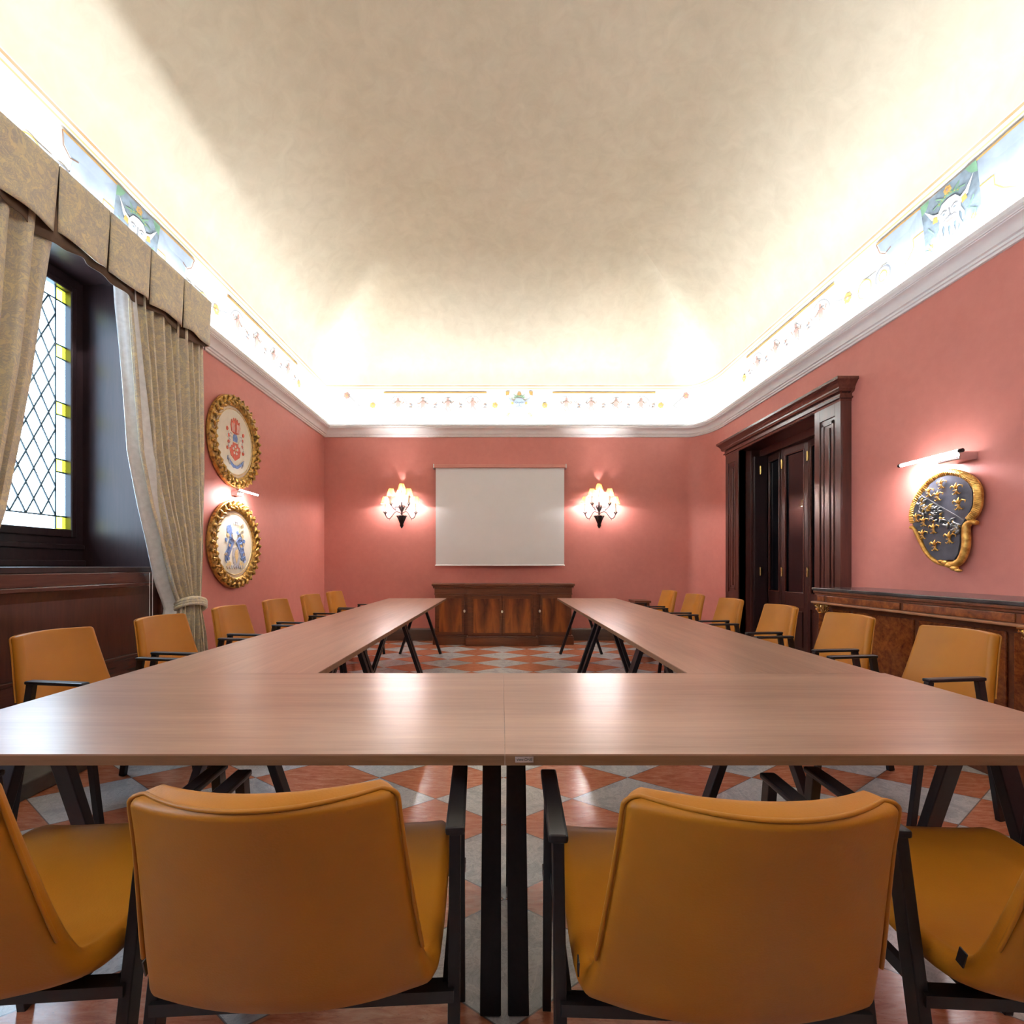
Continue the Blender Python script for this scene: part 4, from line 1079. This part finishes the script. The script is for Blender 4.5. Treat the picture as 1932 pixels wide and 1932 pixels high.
# ------------------------------------------------------------------ tables
TZ = .74; TH = .026
def table(name, label, x0, x1, y0, y1, along, apex, spread, mat, group, insets=(.036, .036), texty=False):
    t = thing(name, label, 'table', ((x0+x1)/2, (y0+y1)/2, 0), group=group)
    cx, cy = (x0+x1)/2, (y0+y1)/2; g = .0004
    X0, X1, Y0, Y1 = x0-cx+g, x1-cx-g, y0-cy+g, y1-cy-g
    b = MB(); b.box(X0, X1, Y0, Y1, TZ-.004, TZ); b.build('tabletop', mat, t)
    b = MB(); b.box(X0, X1, Y0, Y1, TZ-TH, TZ-.004); b.build('edge_band', M['edge'], t)
    for side in (0, 1):
        if along == 'x':
            c = X0+insets[0] if side == 0 else X1-insets[1]
            A = (c, apex); pts = [(c, apex-spread/2), (c, apex+spread/2)]; up = (1, 0, 0)
        else:
            c = Y0+insets[0] if side == 0 else Y1-insets[1]
            pts = [(apex-spread/2, c), (apex+spread/2, c)]; up = (0, 1, 0)
        for k, (px, py) in enumerate(pts):
            s_ = -1 if k == 0 else 1
            tx, ty = (c, apex+s_*.03) if along == 'x' else (apex+s_*.03, c)
            b = MB(); b.bar((tx, ty, TZ-TH-.004), (px, py, 0.0), .032, .055 if along == 'x' else .050, up, .003)
            b.build('leg', M['black'], t)
        b = MB()
        if along == 'x': b.box(c-.03, c+.03, apex-.07, apex+.07, TZ-TH-.006, TZ-TH)
        else: b.box(apex-.07, apex+.07, c-.03, c+.03, TZ-TH-.006, TZ-TH)
        b.build('mounting_plate', M['black'], t)
    return t
# cross tables at the near end, sharing the seam at x = .008
ZC0, ZC1 = 1.072, 1.884
g1 = 'cross tables at the near end'
table('conference_table', 'left half of the near cross table, walnut top on black A-frame legs', -1.505, .008, ZC0, ZC1, 'x', 0, .50, M['table_x'], g1)
t2 = table('conference_table', 'right half of the near cross table, with a small maker plate on its edge', .008, 1.54, ZC0, ZC1, 'x', 0, .50, M['table_x'], g1)
b = MB(); cx = (.008+1.54)/2; cy = (ZC0+ZC1)/2
b.box(.031-cx, .074-cx, ZC0-cy-.0005, ZC0-cy+.002, TZ-.019, TZ-.005, .0005)
plt = b.build('maker_plate', M['chrome'], t2)
cu = bpy.data.curves.new('plate_text', 'FONT'); cu.body = 'view.ONE'; cu.size = .0085; cu.align_x = 'CENTER'; cu.extrude = .0002
o = bpy.data.objects.new('plate_text', cu); COL.objects.link(o)
o.location = (.0525-cx, ZC0-cy-.0009, TZ-.0148); o.rotation_euler = (PI/2, 0, 0)
bpy.context.view_layer.update()
me = bpy.data.meshes.new_from_object(o.evaluated_get(bpy.context.evaluated_depsgraph_get()))
me.transform(o.matrix_basis); bpy.data.objects.remove(o); link('plate_text', me, M['black'], plt)
SL = (6.28-ZC1)/3
names = ['nearest', 'middle', 'farthest']
for k in range(3):
    ya, yb = ZC1+SL*k, ZC1+SL*(k+1)
    table('conference_table', '%s table of the left row of walnut conference tables' % names[k], -1.505, -.738, ya, yb, 'y', .042, .54, M['table_y'], 'left row of tables')
    table('conference_table', '%s table of the right row of walnut conference tables' % names[k], .748, 1.525, ya, yb, 'y', -.08+.022*(k % 2), .55, M['table_y'], 'right row of tables', (.05, .05))

# ------------------------------------------------------------------ chairs
def profile(t):
    pts = [(0.0, .266, .432, .228), (.035, .278, .447, .225), (.09, .255, .462, .238), (.22, .17, .458, .243), (.34, .05, .448, .245), (.45, -.08, .436, .243), (.52, -.150, .434, .240), (.565, -.195, .452, .231), (.61, -.222, .495, .222), (.70, -.252, .585, .211), (.80, -.281, .675, .200), (.90, -.310, .765, .190), (1.0, -.336, .846, .184)]
    for a, b_ in zip(pts, pts[1:]):
        if t <= b_[0]+1e-9:
            i = pts.index(a); p0 = pts[max(i-1, 0)]; p3 = pts[min(i+2, len(pts)-1)]; u = (t-a[0])/(b_[0]-a[0])
            return [.5*((2*a[k])+(-p0[k]+b_[k])*u+(2*p0[k]-5*a[k]+4*b_[k]-p3[k])*u*u+(-p0[k]+3*a[k]-3*b_[k]+p3[k])*u**3) for k in (1, 2, 3)]
def shellpt(t, u, rnd=True):
    y, z, w = profile(t)
    # rounded corners at both ends
    for e, r in ((1-t, .028), (t, .055)):
        d = e*1.0
        if d < r and rnd: w -= (r-math.sqrt(max(0, r*r-(r-d)**2)))*.9
    back = min(1, max(0, (t-.50)/.12)); back = back*back*(3-2*back)
    f = (.030+.028*max(0, (t-.6)/.4))*back
    lift = .028*math.exp(-((t-.55)/.09)**2)-.006*(1-back)
    return Vector((u*w, y+f*u*u, z+lift*u*u+.012*(1-back)*u**4-(.004*u*u*max(0, (t-.9)/.1))))
def make_chair():
    t = thing('armchair', '', 'chair')
    NT = 44; TT, RR = .023, .018
    ds = [0, .0012, .0045, .0095, .0155, .022]
    ts = [q/.95 for q in ds]+[.028+(.972-.028)*k/NT for k in range(NT+1)]+[1-q/.95 for q in ds[::-1]]
    us = [-1+q/.21 for q in ds]+[-.86+1.72*k/14 for k in range(15)]+[1-q/.21 for q in ds[::-1]]
    front_, rear_ = [], []
    for tt in ts:
        rf, rb = [], []
        for u in us:
            p = shellpt(tt, u); e = 1e-3
            a = shellpt(min(1, tt+e), u, False)-shellpt(max(0, tt-e), u, False)
            c = shellpt(tt, min(1, u+.03), False)-shellpt(tt, max(-1, u-.03), False)
            n_ = a.cross(c).normalized()
            d = min((1-abs(u))*.21, min(tt, 1-tt)*.95)
            th = TT*(1 if d >= RR else math.sqrt(max(0, 1-(1-d/RR)**2)))
            rf.append(p-n_*th); rb.append(p+n_*th)
        front_.append(rf); rear_.append(rb)
    b = MB(); b.grid(front_); b.grid(rear_)
    bmesh.ops.remove_doubles(b.bm, verts=b.bm.verts, dist=1e-5)
    tmp = b.build('shell', M['leather'], None, True, 180)
    me = tmp.data; bpy.data.objects.remove(tmp)
    def half(name, keep_back):
        bm = bmesh.new(); bm.from_mesh(me)
        co = Vector((0, -.195, .452)); no = Vector((0, -.5, .87)) ; no.normalize()
        no = Vector((0, -.62, .78)).normalized()
        r = bmesh.ops.bisect_plane(bm, geom=bm.verts[:]+bm.edges[:]+bm.faces[:], plane_co=co, plane_no=no, clear_inner=keep_back, clear_outer=not keep_back)
        m2 = bpy.data.meshes.new(name); bm.to_mesh(m2); bm.free()
        for p_ in m2.polygons: p_.use_smooth = True
        return m2
    # the cut plane leans so that only the rising part belongs to the backrest
    mb_ = half('backrest', True); ms = half('seat', False); mb_.materials.append(M['leather']); ms.materials.append(M['leather'])
    bk = link('backrest', mb_, None, t); link('seat', ms, None, t)
    # piping round the rear rim of the backrest
    pts = []
    def rim(tt, u):
        p = shellpt(tt, u); e = 1e-3
        a = shellpt(min(1, tt+e), u, False)-shellpt(max(0, tt-e), u, False); c = shellpt(tt, min(1, u+.02), False)-shellpt(tt, max(-1, u-.02), False); n_ = a.cross(c).normalized()
        if n_.y > 0: n_ = -n_
        return p+n_*.017
    seq = [(.66+.305*k/16, -1) for k in range(17)]+[(1-.028*(1-math.sin(PI/2*k/6)), -1) for k in range(1, 6)]+[(1, -1+2*k/20) for k in range(0, 21)]+[(1-.028*(1-math.cos(PI/2*k/6)), 1) for k in range(1, 6)]+[(.965-.305*k/16, 1) for k in range(17)]
    b = MB(); b.tube([rim(*s_)*1.0 for s_ in seq], .0035, 6); b.build('piping', M['leather'], bk, True, 80)
    # frame
    for q in (-1, 1):
        x = q*.268
        b = MB(); b.bar((x, -.070, .648), (x, -.185, 0), .022, .034, (0, 1, 0), .002); b.build('leg', M['black'], t)
        b = MB(); b.bar((x, .190, .648), (x, .280, 0), .022, .030, (0, 1, 0), .002); b.build('leg', M['black'], t)
        b = MB(); b.box(x-.019, x+.019, -.088, .206, .648, .664, .005); b.build('armrest', M['black'], t)
        b = MB(); b.box(x-.013, x+.013, .222, .246, .375, .40, .001); b.lathe([(.006, -.0), (.006, .003)], x-q*.016, .234, .388, 10, 'x'); b.build('leg_bolt', M['steel'], t)
    b = MB()
    b.bar((-.268, -.125, .385), (.268, -.125, .385), .03, .022); b.bar((-.268, .225, .385), (.268, .225, .385), .03, .022)
    for q in (-1, 1): b.bar((q*.255, -.12, .39), (q*.255, .225, .39), .016, .026); b.bar((q*.17, -.12, .395), (q*.17, .225, .395), .02, .02)
    b.build('seat_frame', M['black'], t)
    b = MB(); b.box(-.0012, .0012, -.007, .007, -.015, .015)
    b.bm.transform(Matrix.Translation((-.243, -.180, .500)) @ Matrix.Rotation(.25, 4, 'X')); b.build('fabric_tag', M['black'], bk)
    return t
proto = make_chair()
R = math.radians
front = [(-.975, .985, 4, 'mustard leather armchair cut by the left edge of the photo, nearest row'), (-.362, .98, 3, 'mustard leather armchair seen from behind, left of the central table legs'),
         (.378, .958, -2, 'mustard leather armchair seen from behind, right of the central table legs'), (1.04, .97, -3, 'mustard leather armchair cut by the right edge of the photo, nearest row')]
ordn = ['first', 'second', 'third', 'fourth', 'fifth', 'sixth']
used = False
def put(x, y, deg, label, group):
    global used
    if not used:
        used = True; proto.location = (x, y, 0); proto.rotation_euler = (0, 0, R(deg)); proto['label'] = label; proto['group'] = group
    else: dup(proto, (x, y, 0), R(deg), label, group)
for x, y, d, lb in front: put(x, y, d, lb, 'armchairs at the near cross table')
for k, (x, y) in enumerate(((-1.97, 2.33), (-1.94, 3.03), (-1.93, 3.78), (-1.92, 4.53), (-1.91, 5.34), (-1.87, 6.0))):
    put(x, y, -90-8, 'mustard armchair, %s from the camera along the left row of tables' % ordn[k], 'armchairs along the left tables')
for k, (x, y) in enumerate(((2.08, 2.40), (2.06, 3.13), (2.04, 3.87), (2.01, 4.65), (1.96, 5.40), (1.95, 6.2))):
    put(x, y, 90+7, 'mustard armchair, %s from the camera along the right row of tables' % ordn[k], 'armchairs along the right tables')
